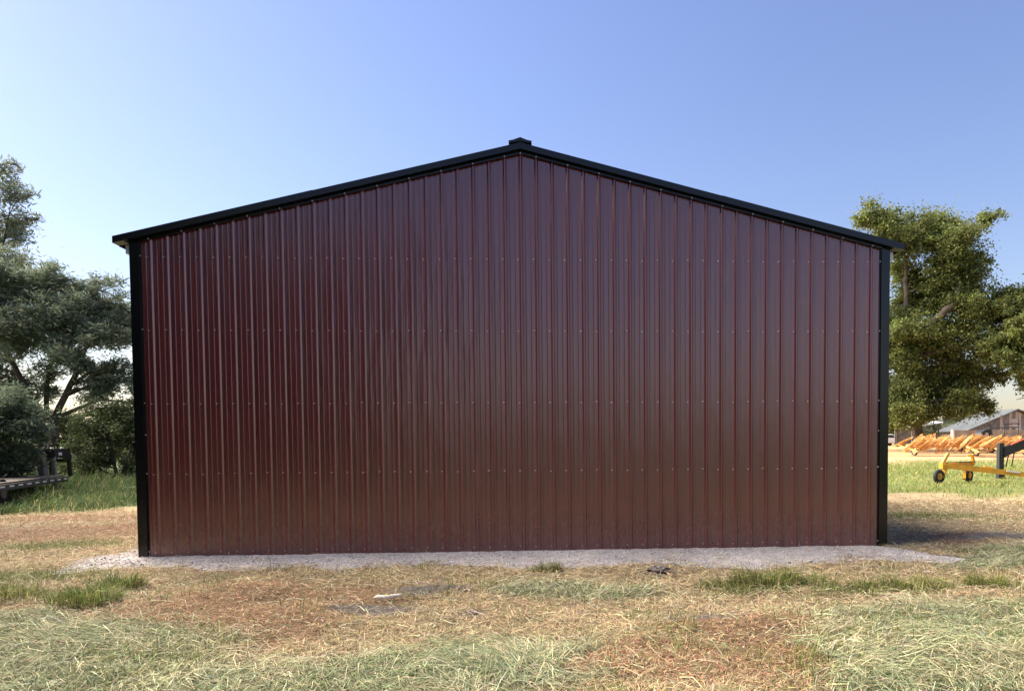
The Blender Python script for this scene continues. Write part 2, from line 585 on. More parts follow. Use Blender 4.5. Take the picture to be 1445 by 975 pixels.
# gravel apron under and in front of the shed
def gravel_mask(x, y):
    edge_front = -1.42 - 0.05 * x + (fbm(x * 1.3, y * 0 + 3, 61, 3) - 0.5) * 0.7
    edge_l = -6.25 + (fbm(y * 0.9, x * 0, 62, 3) - 0.5) * 0.9 + 0.25 * np.maximum(-y, 0)
    edge_r = 5.8 + (fbm(y * 0.9 + 20, x * 0, 63, 3) - 0.5) * 1.0 - 0.12 * y
    d = np.minimum(np.minimum(y - edge_front, x - edge_l), edge_r - x)
    d = np.minimum(d, 17.5 - y)
    return np.clip(d / 0.35, -1, 1)


def gravel_h(x, y):
    m = gravel_mask(x, y)
    near = smooth01((0.9 - np.abs(y)) / 0.9)
    n = (fbm(x * 9, y * 9, 66, 3) - 0.5) * 0.03 + (fbm(x * 0.9, y * 1.2, 67, 2) - 0.5) * 0.05 * (y < -0.05) * smooth01(-y / 0.5)
    return ground_h(x, y) + 0.02 * m - 0.012 + n * 0.8 + 0.012 * near


def gravel_c(x, y):
    n = fbm(x * 1.2, y * 1.2, 68, 3)[:, None]
    base = np.array((0.50, 0.46, 0.445)) * (0.75 + 0.5 * n)
    tan = patch_w('soil', x, y)[:, None] * 0.5
    return base * (1 - tan) + np.array((0.2, 0.17, 0.15)) * tan


gravel = link('gravel_path', grid_mesh('gravel', np.arange(-7.6, 7.6, 0.06), np.concatenate([np.arange(-2.4, 2.5, 0.06), np.arange(2.6, 18.5, 0.4)]), gravel_h, gravel_c), M['gravel'])
tag(gravel, 'pale grey gravel apron under the metal shed', kind='structure')


# ------------------------------------------------------------------ blades
def bent_blades(x, y, z0, heading, length, width, pitch0, pitch1, colour):
    """Ribbon blades of two quads each; pitch0 / pitch1 = angle to the ground at root and tip."""
    n = len(x)
    dx, dy = np.cos(heading), np.sin(heading)
    sx, sy = -dy, dx
    L2 = length / 2
    p0 = np.stack([x, y, z0], 1)
    d0 = np.stack([dx * np.cos(pitch0), dy * np.cos(pitch0), np.sin(pitch0)], 1)
    d1 = np.stack([dx * np.cos(pitch1), dy * np.cos(pitch1), np.sin(pitch1)], 1)
    p1 = p0 + d0 * L2[:, None]
    p2 = p1 + d1 * L2[:, None]
    side = np.stack([sx, sy, rng.normal(0, 0.5, n)], 1)
    side /= np.linalg.norm(side, axis=1)[:, None]
    hw = (width / 2)[:, None]
    V = np.empty((n, 6, 3))
    V[:, 0] = p0 - side * hw; V[:, 1] = p0 + side * hw
    V[:, 2] = p1 - side * hw * 0.85; V[:, 3] = p1 + side * hw * 0.85
    V[:, 4] = p2 - side * hw * 0.25; V[:, 5] = p2 + side * hw * 0.25
    i = np.arange(n) * 6
    q1 = np.stack([i, i + 1, i + 3, i + 2], 1); q2 = np.stack([i + 2, i + 3, i + 5, i + 4], 1)
    loops = np.concatenate([q1, q2])
    cols = np.repeat(colour, 6, axis=0)
    return V.reshape(-1, 3), loops, cols


def blade_object(name, mat, parts, parent=None):
    vs, ls, cs, n = [], [], [], 0
    for v, l, c in parts:
        vs.append(v); ls.append(l + n); cs.append(c); n += len(v)
    me = np_mesh(name, np.concatenate(vs), 4, np.concatenate(ls), np.concatenate(cs))
    return link(name, me, mat, parent)


def vary(c, n, amt=0.25, hue=0.08):
    k = np.exp(rng.normal(0, amt, n))[:, None]
    h = 1 + rng.normal(0, hue, (n, 3))
    return np.clip(c * k * h, 0.004, 0.85)


def scatter_view(n, y0, y1, margin=0.6, power=1.6):
    """Points spread over the ground that lies in front of the lens between y0 and y1, denser near the near end."""
    t = rng.random(n) ** power
    y = y0 + (y1 - y0) * t
    d = y + 10.52
    x = 0.16 + d * rng.uniform(-0.80 - margin / 6, 0.70 + margin / 6, n)
    return x, y


SHED_HALF = 5.5


def keep_outside(x, y, pad=0.02):
    inside = (np.abs(x) < SHED_HALF + pad) & (y > -0.06 - pad) & (y < 15)
    return ~inside


# 1. straw: chopped, lying, tan to brown
def straw_layer():
    x, y = scatter_view(265000, -6.3, 8.0, power=1.9)
    k = keep_outside(x, y); x, y = x[k], y[k]
    c, z = zone_colour(x, y)
    g = gravel_mask(x, y)
    p = 1.0 - 0.93 * smooth01(g * 0.8 + 0.1 + 0.6 * (fbm(x * 5, y * 5, 73, 2) - 0.5))
    p *= 1 - 0.75 * z['soil']
    p *= 1 - 0.75 * z['hay'] - 0.2 * z['green']
    p *= 1 - 0.95 * z['weed']
    p *= 0.45 + 0.55 * fbm(x * 4, y * 4, 71, 2)
    k = rng.random(len(x)) < p * 1.25
    x, y, c = x[k], y[k], c[k]
    brown = z['brown'][k]
    n = len(x)
    dist = y + 10.5
    L = np.where(brown > 0.5, rng.uniform(0.02, 0.09, n), rng.uniform(0.03, 0.17, n)) * (1 + 0.05 * np.maximum(dist - 6, 0))
    w = rng.uniform(0.003, 0.0065, n) * (1 + 0.07 * np.maximum(dist - 5, 0))
    ang = rng.uniform(0, 2 * np.pi, n)
    col_ = vary(c * 1.05, n, 0.42, 0.07)
    pale = rng.random(n) < 0.08
    col_[pale] = vary(np.array((0.58, 0.48, 0.32)), int(pale.sum()), 0.12, 0.04)
    gn = (rng.random(n) < 0.10)
    col_[gn] = vary(np.array((0.26, 0.27, 0.11)), int(gn.sum()), 0.2, 0.05)
    z0 = ground_h(x, y) + rng.uniform(0.0, 0.03, n)
    return bent_blades(x, y, z0, ang, L, w, rng.normal(0.12, 0.28, n), rng.normal(-0.1, 0.35, n), col_)


o = blade_object('straw', M['straw'], [straw_layer()])
tag(o, 'loose tan and brown straw litter covering the yard', 'straw', kind='stuff')


# 2. cut hay: long grey-green blades combed in swirls
def hay_layer():
    x, y = scatter_view(260000, -6.3, 1.5, power=1.5)
    k = keep_outside(x, y); x, y = x[k], y[k]
    z = zones(x, y)
    p = z['hay'] * (1 - 0.6 * z['soil']) * (1 - smooth01(gravel_mask(x, y) + 0.3))
    p = p * (0.35 + 0.9 * fbm(x * 3, y * 3, 81, 2)) + 0.035
    p *= (1 - smooth01(gravel_mask(x, y) + 0.3))
    k = rng.random(len(x)) < p * 0.62
    x, y = x[k], y[k]
    n = len(x)
    flow = fbm(x * 0.8, y * 0.8, 83, 3) * 9.0 + rng.normal(0, 0.85, n)
    c = np.where((fbm(x * 2.5, y * 2.5, 85, 3) + rng.normal(0, 0.12, n) > 0.5)[:, None], np.array((0.22, 0.26, 0.14)), np.array((0.40, 0.40, 0.24)))
    tanm = rng.random(n) < 0.2
    c[tanm] = (0.5, 0.42, 0.27)
    L = rng.uniform(0.06, 0.34, n); w = rng.uniform(0.003, 0.007, n)
    z0 = ground_h(x, y) + rng.uniform(0.0, 0.06, n)
    return bent_blades(x, y, z0, flow, L, w, rng.normal(0.25, 0.22, n), rng.normal(-0.25, 0.25, n), vary(c, n, 0.38, 0.06))


o = blade_object('cut_hay', M['straw'], [hay_layer()])
tag(o, 'pale green cut hay lying in swirled swaths', 'hay', kind='stuff')


# 3. standing grass, sparse near, long by the trees and in the strip beside the shed
def standing_layer():
    parts = []
    x, y = scatter_view(90000, -6.3, 9.0, power=1.3)
    k = keep_outside(x, y, 0.1); x, y = x[k], y[k]
    z = zones(x, y)
    p = (z['green'] * 0.85 + 0.02 + 0.5 * smooth01((fbm(x * 1.6, y * 1.6, 97, 3) - 0.60) / 0.12)) * (1 - 0.97 * smooth01(gravel_mask(x, y) + 0.2)) * (1 - z['soil'] * 0.8)
    k = rng.random(len(x)) < p
    x, y = x[k], y[k]; n = len(x)
    L = rng.uniform(0.07, 0.22, n)
    w = rng.uniform(0.004, 0.008, n)
    c = vary(np.array((0.15, 0.20, 0.045)), n, 0.3, 0.1)
    dry = rng.random(n) < 0.35
    c[dry] = vary(np.array((0.42, 0.36, 0.17)), int(dry.sum()), 0.2, 0.05)
    parts.append(bent_blades(x, y, ground_h(x, y) - 0.01, rng.uniform(0, 6.28, n), L, w, rng.normal(1.2, 0.2, n), rng.normal(0.5, 0.45, n), c))
    # lush strip on the right and weeds on the left
    for (x0, x1, y0, y1, cnt, key, base, hmin, hmax) in [
            (6.0, 36.0, 7.0, 32.0, 75000, 'lush', (0.20, 0.235, 0.055), 0.08, 0.22),
            (-24.0, -6.0, 5.0, 22.0, 110000, 'weed', (0.085, 0.135, 0.045), 0.18, 0.6)]:
        x = rng.uniform(x0, x1, cnt); y = rng.uniform(y0, y1, cnt)
        z = zones(x, y)
        nn = fbm(x * 0.7, y * 0.7, 91, 3)
        k = rng.random(cnt) < z[key] * (0.25 + 0.9 * nn)
        x, y, nn = x[k], y[k], nn[k]; n = len(x)
        L = rng.uniform(hmin, hmax, n) * (0.6 + 0.8 * nn)
        if key == 'weed':
            L *= 0.55 + 0.75 * smooth01((y - 8) / 5.0)
        w = rng.uniform(0.012, 0.026, n)
        c = vary(np.array(base), n, 0.28, 0.1)
        dry = rng.random(n) < (0.22 if key == 'lush' else 0.10)
        c[dry] = vary(np.array((0.40, 0.34, 0.15)), int(dry.sum()), 0.2, 0.05)
        parts.append(bent_blades(x, y, ground_h(x, y) - 0.02, rng.uniform(0, 6.28, n), L, w, rng.normal(1.25, 0.2, n), rng.normal(0.6, 0.4, n), c))
    return parts


o = blade_object('grass', M['blade'], standing_layer())
tag(o, 'short standing green grass scattered over the yard', 'grass', kind='stuff')


# 4. distinct tufts
def tuft(label, x, y, rx, ry, n, hmax, base):
    e = empty('grass_tuft', (x, y, float(ground_h(np.array([x]), np.array([y]))[0])))
    tag(e, label, 'grass', 'green grass tufts in front of the shed')
    a = rng.uniform(0, 6.28, n); r = np.sqrt(rng.random(n)) * (0.8 + 0.5 * vnoise(a * 1.5, a * 0 + x, 5))
    bx, by = np.cos(a) * r * rx, np.sin(a) * r * ry
    hz = ground_h(x + bx, y + by) - e.location.z - 0.01
    head = np.arctan2(by, bx) + rng.normal(0, 0.9, n)
    L = hmax * rng.uniform(0.3, 1.15, n) * (1.1 - 0.45 * r) * (0.45 + 1.0 * vnoise((x + bx) * 7, (y + by) * 7, 8))
    cc = vary(np.array(base), n, 0.3, 0.1)
    dry = rng.random(n) < 0.36
    cc[dry] = vary(np.array((0.42, 0.37, 0.17)), int(dry.sum()), 0.2, 0.05)
    v, l, c = bent_blades(bx, by, hz, head, L, rng.uniform(0.004, 0.009, n), rng.normal(1.25, 0.18, n), rng.normal(0.55, 0.4, n), cc)
    link('blades', np_mesh('blades', v, 4, l, c), M['blade'], e)


tuft('upright dark green grass tuft beside the swath of cut hay', -4.55, -2.2, 0.26, 0.2, 700, 0.30, (0.10, 0.155, 0.035))
tuft('bushy green grass tuft spreading out of the cut hay', -4.45, -3.0, 0.34, 0.32, 1200, 0.30, (0.13, 0.19, 0.045))
tuft('small olive grass tuft growing at the gravel edge under the ridge', 0.28, -1.72, 0.2, 0.12, 420, 0.2, (0.13, 0.15, 0.04))
tuft('long low ridge of green grass along the gravel edge', 2.75, -2.85, 0.75, 0.2, 2200, 0.24, (0.15, 0.19, 0.045))
tuft('broad olive grass tuft mixed with dry stalks near the gravel end', 4.2, -2.95, 0.55, 0.2, 1300, 0.2, (0.17, 0.19, 0.05))
tuft('short bright green grass tuft right of the gravel end', 5.2, -2.95, 0.28, 0.15, 600, 0.2, (0.17, 0.22, 0.03))
tuft('low wide green grass patch left of the hay swath', -5.5, -2.7, 0.55, 0.28, 1300, 0.2, (0.16, 0.19, 0.05))


# pebbles on the apron: too many to count
def pebbles():
    n = 60000
    x = rng.uniform(-6.9, 6.9, n); y = -2.2 + 4.2 * rng.random(n) ** 0.9
    m = gravel_mask(x, y)
    k = (rng.random(n) < 0.06 + 0.94 * smooth01(m + 0.1)) & keep_outside(x, y, 0.01)
    x, y = x[k], y[k]; n = len(x)
    s = np.exp(rng.normal(-4.9, 0.42, n))
    base = np.array([(1, 0, 0), (0, 1, 0), (-1, 0, 0), (0, -1, 0), (0, 0, 0.75), (0, 0, -0.6)], float)
    V = base[None] * rng.uniform(0.6, 1.25, (n, 6, 1)) * s[:, None, None]
    a = rng.uniform(0, 6.28, n); ca, sa = np.cos(a)[:, None], np.sin(a)[:, None]
    X = V[..., 0] * ca - V[..., 1] * sa; Y = V[..., 0] * sa + V[..., 1] * ca
    zz = np.maximum(gravel_h(x, y), ground_h(x, y))
    V = np.stack([X + x[:, None], Y + y[:, None], V[..., 2] + (zz + s * 0.3)[:, None]], 2)
    f = np.array([(0, 1, 4), (1, 2, 4), (2, 3, 4), (3, 0, 4), (1, 0, 5), (2, 1, 5), (3, 2, 5), (0, 3, 5)])
    loops = (f[None] + (np.arange(n) * 6)[:, None, None]).reshape(-1, 3)
    c = vary(np.array((0.52, 0.48, 0.46)), n, 0.26, 0.04)
    return np_mesh('gravel_stones', V.reshape(-1, 3), 3, loops, np.repeat(c, 6, 0))


o = link('gravel_stones', pebbles(), M['stone'])
tag(o, 'loose pale grey gravel stones along the shed wall', 'gravel', kind='stuff')

# ------------------------------------------------------------------ the shed
RIB = 0.2286
ZP, SLOPE = 5.93, 0.2435          # top edge of the rake trim at the ridge, roof slope
DEPTH = 15.0


def roof_z(x):
    return ZP - SLOPE * abs(x)


shed = empty('metal_building', (0, 0, 0))
tag(shed, 'large burgundy ribbed steel shed with black trim and gabled roof', 'building')

screw_me = MB().tube([(0, 0.001, 0), (0, -0.003, 0)], [0.0115, 0.0105], 8).tube([(0, -0.003, 0), (0, -0.008, 0)], [0.0065, 0.0055], 6).mesh('screw')
screw_me.materials.append(M['screw'])


def panel_profile(i0, i1, lo, hi):
    """(x, y) of the sheet from the left foot of rib i0 to the left foot of rib i1."""
    pts = []
    for i in range(i0, i1):
        c = i * RIB
        pts += [(c - 0.030, 0.0), (c - 0.010, -0.019), (c, -0.0192), (c + 0.009, -0.019), (c + 0.027, 0.0)]
        for q in (1, 2):
            m = c + RIB * q / 3
            pts += [(m - 0.018, 0.0), (m - 0.009, -0.0022), (m + 0.009, -0.0022), (m + 0.018, 0.0)]
    pts.append((i1 * RIB - 0.030, 0.0))
    return [p for p in pts if lo <= p[0] <= hi]


ROWS = [0.07, 1.196, 2.206, 3.251, 4.289]
for k in range(12):
    i0 = -24 + 4 * k
    i1 = i0 + 4
    prof = panel_profile(i0, i1, -5.405, 5.405)
    n = len(prof)
    vs, fs = [], []
    for (x, y) in prof: vs.append((x, y, -0.03))
    for (x, y) in prof: vs.append((x, y, roof_z(x) - 0.06))
    for j in range(n - 1): fs.append((j, j + 1, n + j + 1, n + j))
    me = bpy.data.meshes.new('wall_panel')
    me.from_pydata(vs, [], fs); me.update()
    pan = link('wall_panel', me, M['wall'], shed)
    for i in range(max(i0, -23), min(i1, 24)):
        for r, zr in enumerate(ROWS):
            s = bpy.data.objects.new('screw', screw_me)
            s.location = (i * RIB - 0.050 + random.uniform(-0.004, 0.004), -0.001, zr + random.uniform(-0.008, 0.008))
            s.parent = pan
            col.objects.link(s)

# corner trims: a proud face, a return against the wall and the side leg
for s in (-1, 1):
    poly = [(s * 5.385, 0.012), (s * 5.385, -0.010), (s * 5.40, -0.010), (s * 5.405, -0.034), (s * 5.535, -0.034), (s * 5.535, 0.13), (s * 5.515, 0.13), (s * 5.515, 0.012)]
    me = MB().prism(poly, 'z', -0.03, roof_z(5.5) - 0.09)
    ct = me.build('corner_trim', M['black'], shed)
    for zr in ROWS + [1.75]:
        sc = bpy.data.objects.new('screw', screw_me)
        sc.location = (s * 5.394, -0.012, zr + 0.01)
        sc.parent = ct
        col.objects.link(sc)


def sloped(s, x0, x1, y0, y1, top, bot):
    """Bar that follows the roof slope on side s between x0 and x1; top/bot are measured down from the rake line."""
    mb = MB()
    pts = [(s * x0, roof_z(x0) - top), (s * x1, roof_z(x1) - top), (s * x1, roof_z(x1) - bot), (s * x0, roof_z(x0) - bot)]
    return mb.prism(pts, 'y', y0, y1)


for s in (-1, 1):
    rk = sloped(s, 0.0, 3.02, -0.115, 0.05, 0.0, 0.088).build('rake_trim', M['black'], shed)
    sloped(s, 2.95, 5.715, -0.118, 0.053, -0.003, 0.091).build('rake_trim', M['black'], shed)
    sloped(s, 0.0, 5.40, -0.052, -0.021, 0.094, 0.134).build('rake_channel', M['black'], shed)
    for i in range(1, 24, 2):
        x = i * RIB
        sc = bpy.data.objects.new('screw', screw_me)
        sc.location = (s * x, -0.053, roof_z(x) - 0.123)
        sc.parent = rk
        col.objects.link(sc)
    # roof sheet with standing ribs
    mb = sloped(s, 0.0, 5.705, 0.052, DEPTH + 0.1, 0.012, 0.05)
    roof = mb.build('roof_sheet', M['black'], shed)
    for j in range(1, 60):
        y = 0.06 + j * 0.2286
        if y > DEPTH: break
        if j <= 12:
            pts = [(s * 0.1, roof_z(0.1) - 0.012), (s * 5.705, roof_z(5.705) - 0.012), (s * 5.705, roof_z(5.705) + 0.008), (s * 0.1, roof_z(0.1) + 0.008)]
            MB().prism(pts, 'y', y - 0.012, y + 0.012).build('roof_rib', M['black'], roof)
    # eave fascia and the purlin end that shows under it
    ze = roof_z(5.705)
    MB().box(min(s * 5.69, s * 5.718), max(s * 5.69, s * 5.718), 0.052, DEPTH, ze - 0.10, ze - 0.004).build('eave_trim', M['black'], shed)
    MB().box(min(s * 5.537, s * 5.60), max(s * 5.537, s * 5.60), 0.0, DEPTH, roof_z(5.57) - 0.245, roof_z(5.57) - 0.13).build('eave_purlin', M['galv'], shed)
    # side wall sheets
    vs, fs = [], []
    ys = []
    for j in range(int(DEPTH / RIB)):
        c = 0.14 + j * RIB
        ys += [(c, 0.0), (c + 0.17, 0.0), (c + 0.188, 0.019), (c + 0.206, 0.019), (c + 0.2285, 0.0)]
    for (y, d) in ys: vs.append((s * (5.505 + d), y, -0.03))
    for (y, d) in ys: vs.append((s * (5.505 + d), y, roof_z(5.5) - 0.06))
    n = len(ys)
    for j in range(n - 1): fs.append((j, j + 1, n + j + 1, n + j))
    me = bpy.data.meshes.new('side_wall'); me.from_pydata(vs, [], fs); me.update()
    link('side_wall', me, M['wall'], shed)

sc = bpy.data.objects.new('screw', screw_me)
sc.location = (0.0, -0.1165, ZP - 0.13); sc.parent = shed; sc.location.y = -0.054
col.objects.link(sc)
# rear gable
MB().prism([(-5.5, -0.03), (5.5, -0.03), (5.5, roof_z(5.5) - 0.06), (0, ZP - 0.06), (-5.5, roof_z(5.5) - 0.06)], 'y', DEPTH - 0.02, DEPTH).build('rear_wall', M['wall'], shed)
# vented ridge cap: low box with a peaked lid
rc = MB().prism([(-0.165, ZP - 0.005), (-0.165, ZP + 0.030), (-0.10, ZP + 0.042), (0.0, ZP + 0.080), (0.10, ZP + 0.042), (0.165, ZP + 0.030), (0.165, ZP - 0.005), (0, ZP + 0.02)], 'y', -0.10, DEPTH + 0.1)
rc.build('ridge_cap', M['black'], shed)


# ------------------------------------------------------------------ trees
def leaf_mesh(name, P, size, colours, droop=0.35, aspect=0.42):
    n = len(P)
    th = rng.uniform(0, 2 * np.pi, n)
    ph = rng.normal(-droop, 0.5, n)
    d = np.stack([np.cos(th) * np.cos(ph), np.sin(th) * np.cos(ph), np.sin(ph)], 1)
    r = rng.normal(0, 1, (n, 3))
    s = np.cross(d, r); s /= np.linalg.norm(s, axis=1)[:, None]
    L = (size * rng.uniform(0.4, 1.55, n))[:, None]
    V = np.empty((n, 4, 3))
    V[:, 0] = P; V[:, 1] = P + d * L * 0.45 + s * L * aspect / 2; V[:, 2] = P + d * L; V[:, 3] = P + d * L * 0.45 - s * L * aspect / 2
    loops = (np.arange(n) * 4)[:, None] + np.arange(4)[None]
    return np_mesh(name, V.reshape(-1, 3), 4, loops, np.repeat(colours, 4, 0))


def crown_points(clumps, n_total, sub=26, spread=0.30, flat=0.75):
    """Leaf positions: every clump is filled with sub-clusters so that gaps stay open between them."""
    vol = np.array([c[3] ** 2 * (c[4] if len(c) > 4 else 1.0) for c in clumps])
    cnt = (n_total * vol / vol.sum()).astype(int)
    P, T, S = [], [], []
    for c, m in zip(clumps, cnt):
        x, y, z, r = c[:4]
        k = max(6, int(sub * (0.6 + 0.4 * r)))
        u = rng.normal(0, 1, (k, 3)); u /= np.linalg.norm(u, axis=1)[:, None]
        rad = rng.random(k) ** 0.45
        sc = np.array([x, y, z]) + u * rad[:, None] * np.array([r, r * 0.95, r * flat])
        sr = r * spread * rng.uniform(0.55, 1.3, k)
        tone = np.exp(rng.normal(0, 0.22, k))
        idx = rng.integers(0, k, m)
        q = sc[idx] + rng.normal(0, 1, (m, 3)) * (sr[idx] * 0.55)[:, None] * np.array([1, 1, 0.7])
        st = rng.random(m) < 0.14
        q[st] += rng.normal(0, 1, (int(st.sum()), 3)) * r * 0.22
        P.append(q); T.append(tone[idx]); S.append(sc)
    return np.concatenate(P), np.concatenate(T), S


def make_tree(name, label, base, trunks, clumps, leaves, leaf_size, colour, bark, cat='tree', droop=0.35, aspect=0.42, twig=0.02, sub=26, spread=0.30, pale=None, group=None):
    """base: ground point; trunks: list of [(x, y, z, r), ...] in world units; clumps: (x, y, z, r[, density])."""
    e = empty(name, base)
    tag(e, label, cat, group)
    B = Vector(base)
    P, T, S = crown_points(clumps, leaves, sub, spread)
    tr = MB()
    nodes = []
    for t in trunks:
        pts = [Vector(p[:3]) - B for p in t]
        rad = [p[3] for p in t]
        # densify with slight wobble
        dp, dr = [], []
        for i in range(len(pts) - 1):
            for q in range(4):
                f = q / 4
                p = pts[i].lerp(pts[i + 1], f)
                if i + q > 0:
                    p = p + Vector((random.gauss(0, 1), random.gauss(0, 1), 0)) * rad[i] * 0.25
                dp.append(p); dr.append(rad[i] * (1 - f) + rad[i + 1] * f)
        dp.append(pts[-1]); dr.append(rad[-1])
        tr.tube(dp, dr, 9)
        nodes += list(zip(dp, dr))
    tr.build('trunk', bark, e)
    lb = MB()
    for c, sc in zip(clumps, S):
        cc = Vector(c[:3]) - B
        best = min(nodes, key=lambda q: (q[0] - cc).length + (4.0 if q[0].z > cc.z - 0.15 * c[3] else 0))
        p0, r0 = best
        mid = p0.lerp(cc, 0.5) + Vector((random.gauss(0, .1), random.gauss(0, .1), 0.12)) * (cc - p0).length
        rr = min(r0 * 0.6, twig * 2.6 + 0.012 * (cc - p0).length)
        path = [p0, p0.lerp(mid, 0.55) , mid, mid.lerp(cc, 0.6), cc]
        lb.tube(path, [rr, rr * 0.85, rr * 0.7, rr * 0.55, rr * 0.4], 6)
        for q in sc:
            w = Vector(q) - B
            m2 = cc.lerp(w, 0.5) + Vector((0, 0, 0.1 * (w - cc).length))
            lb.tube([cc.lerp(mid, random.uniform(0, .5)), m2, w], [rr * 0.35, twig * 0.55, twig * 0.25], 4, cap=False)
    lb.build('branches', bark, e)
    n = len(P)
    col_ = vary(np.array(colour)[None] * T[:, None], n, 0.2, 0.07)
    if pale is not None:
        k = rng.random(n) < 0.25
        col_[k] = vary(np.array(pale)[None] * T[k][:, None], int(k.sum()), 0.15, 0.05)
    me = leaf_mesh('crown', P - np.array(base), leaf_size, col_, droop, aspect)
    link('crown', me, M['leaf'], e)
    return e


def gz(x, y):
    return float(ground_h(np.array([float(x)]), np.array([float(y)]))[0])


def jit(cl, dy, seed, extra=0, fill=0):
    """give a list of clumps its depth: spread in y around the trunk, and add some behind"""
    rs = random.Random(seed)
    out = []
    for c in cl:
        out.append((c[0], c[1] + rs.uniform(-dy, dy), c[2], c[3]) + tuple(c[4:]))
    near = [(a, b) for i, a in enumerate(cl) for b in cl[i + 1:] if (Vector(a[:3]) - Vector(b[:3])).length < 1.9 * max(a[3], b[3])]
    rs.shuffle(near)
    for a, b in near[:fill]:
        f = rs.uniform(.3, .7)
        out.append(tuple(a[i] * (1 - f) + b[i] * f + (rs.uniform(-dy, dy) if i == 1 else rs.uniform(-.3, .3)) for i in range(3)) + (rs.uniform(.45, .75) * min(a[3], b[3]), .8))
    for _ in range(extra):
        c = rs.choice(cl)
        out.append((c[0] + rs.uniform(-.6, .6), c[1] + rs.uniform(0.3, 1) * dy, c[2] - rs.uniform(0, 1.0), c[3]))
    return out


# left: broad willow-like tree
cl_b = [(-20.99, 20, 8.0, 1.30), (-19.81, 20, 8.5, 0.85, .7), (-18.80, 20, 7.0, 1.40), (-17.64, 20, 8.0, 0.95, .6), (-17.40, 20, 6.7, 1.0, .8), (-20.51, 20, 6.24, 1.45), (-18.29, 20, 5.5, 1.3),
        (-16.8, 20, 7.2, 0.7, .4), (-16.7, 20, 5.95, 0.7, .4), (-19.04, 20, 8.2, 0.8, .6), (-22.42, 20, 7.0, 1.5), (-22.48, 20, 5.37, 1.2), (-21.55, 20, 4.3, 0.85, .6), (-17.04, 20, 4.7, 0.8, .6), (-18.0, 20, 4.0, 0.9, .7), (-20.6, 20, 3.4, 0.9, .7), (-16.4, 20, 4.2, 0.8, .6), (-22.2, 20, 3.4, 1.0),
        (-19.74, 20, 4.6, 0.75, .5), (-23.6, 20, 8.2, 1.3), (-21.8, 20, 9.3, 0.9, .5)]
by = 20.0
bz = gz(-19.8, by)
tree_b = make_tree('willow_tree', 'broad grey-green tree with forked dark trunks behind the black trailer', (-19.9, by, bz),
                   [[(-19.9, by, bz - .1, .17), (-19.55, by, 2.75, .14), (-18.8, by + .2, 4.6, .10), (-18.2, by + .2, 6.0, .07), (-17.7, by, 7.6, .03)],
                    [(-20.1, by + .2, bz - .1, .15), (-20.45, by, 3.6, .12), (-21.2, by - .2, 5.4, .09), (-21.2, by, 7.6, .04)],
                    [(-19.9, by - .2, bz - .1, .12), (-20.1, by + .3, 4.0, .09), (-19.6, by + .4, 6.2, .06), (-19.5, by, 8.2, .03)]],
                   jit(cl_b, 1.3, 3, 4, 26), 130000, 0.19, (0.16, 0.20, 0.13), M['bark'], droop=-0.15, aspect=0.2, pale=(0.24, 0.27, 0.19))
# left: tall wispy tree
cl_a = [(-24.9, 25, 14.7, 0.65, .5), (-24.6, 25, 13.6, 0.85, .5), (-24.8, 25, 12.3, 1.05, .5), (-24.15, 25, 12.6, 0.5, .35), (-25.9, 25, 14.2, 1.3, .6), (-26.0, 25, 11.6, 1.7, .7), (-26.9, 25, 12.9, 1.7, .7),
        (-24.2, 25, 11.4, 0.55, .4), (-25.73, 25, 9.7, 1.6, .8), (-24.3, 25, 15.0, 0.35, .3), (-24.05, 25, 13.8, 0.4, .3), (-27.2, 25, 9.5, 1.8), (-26.3, 25, 7.2, 1.6), (-26.6, 25, 15.4, 0.9, .5)]
az = gz(-26.5, 25)
make_tree('willow_tree', 'tall feathery tree rising above the broad grey-green one', (-26.5, 25, az),
          [[(-26.5, 25, az - .1, .22), (-26.3, 25, 5, .18), (-26.0, 25, 9.5, .11), (-25.6, 25, 13.0, .06), (-25.2, 25, 15.2, .02)],
           [(-26.3, 25, 6.0, .11), (-25.2, 25, 9.6, .07), (-24.6, 25, 12.5, .03)]],
          jit(cl_a, 1.0, 5), 26000, 0.24, (0.17, 0.205, 0.14), M['bark'], droop=-0.25, aspect=0.22, spread=0.36, pale=(0.25, 0.27, 0.21))
# left: feathery bush in front
cl_c = [(-15.9, 12.6, 2.45, 0.9), (-15.4, 12.6, 2.0, 0.55), (-16.1, 12.6, 3.1, 0.65, .7), (-16.3, 12.6, 1.3, 0.9), (-15.6, 12.9, 1.35, 0.5), (-17.1, 12.6, 2.3, 1.1), (-17.2, 12.6, 1.2, 0.9)]
cz_ = gz(-16.3, 12.9)
make_tree('olive_bush', 'feathery silver-green bush standing behind the trailer deck', (-16.4, 13.0, cz_),
          [[(-16.4, 13.0, cz_ - .05, .07), (-16.2, 13.0, 1.2, .05), (-15.9, 12.9, 2.4, .02)], [(-16.4, 13.0, cz_, .06), (-16.9, 12.9, 1.6, .03), (-17.0, 12.8, 2.6, .015)]],
          jit(cl_c, 0.35, 9, 0, 8), 24000, 0.15, (0.095, 0.135, 0.085), M['bark'], cat='bush', droop=0.15, aspect=0.28, twig=0.012, pale=(0.14, 0.18, 0.12))
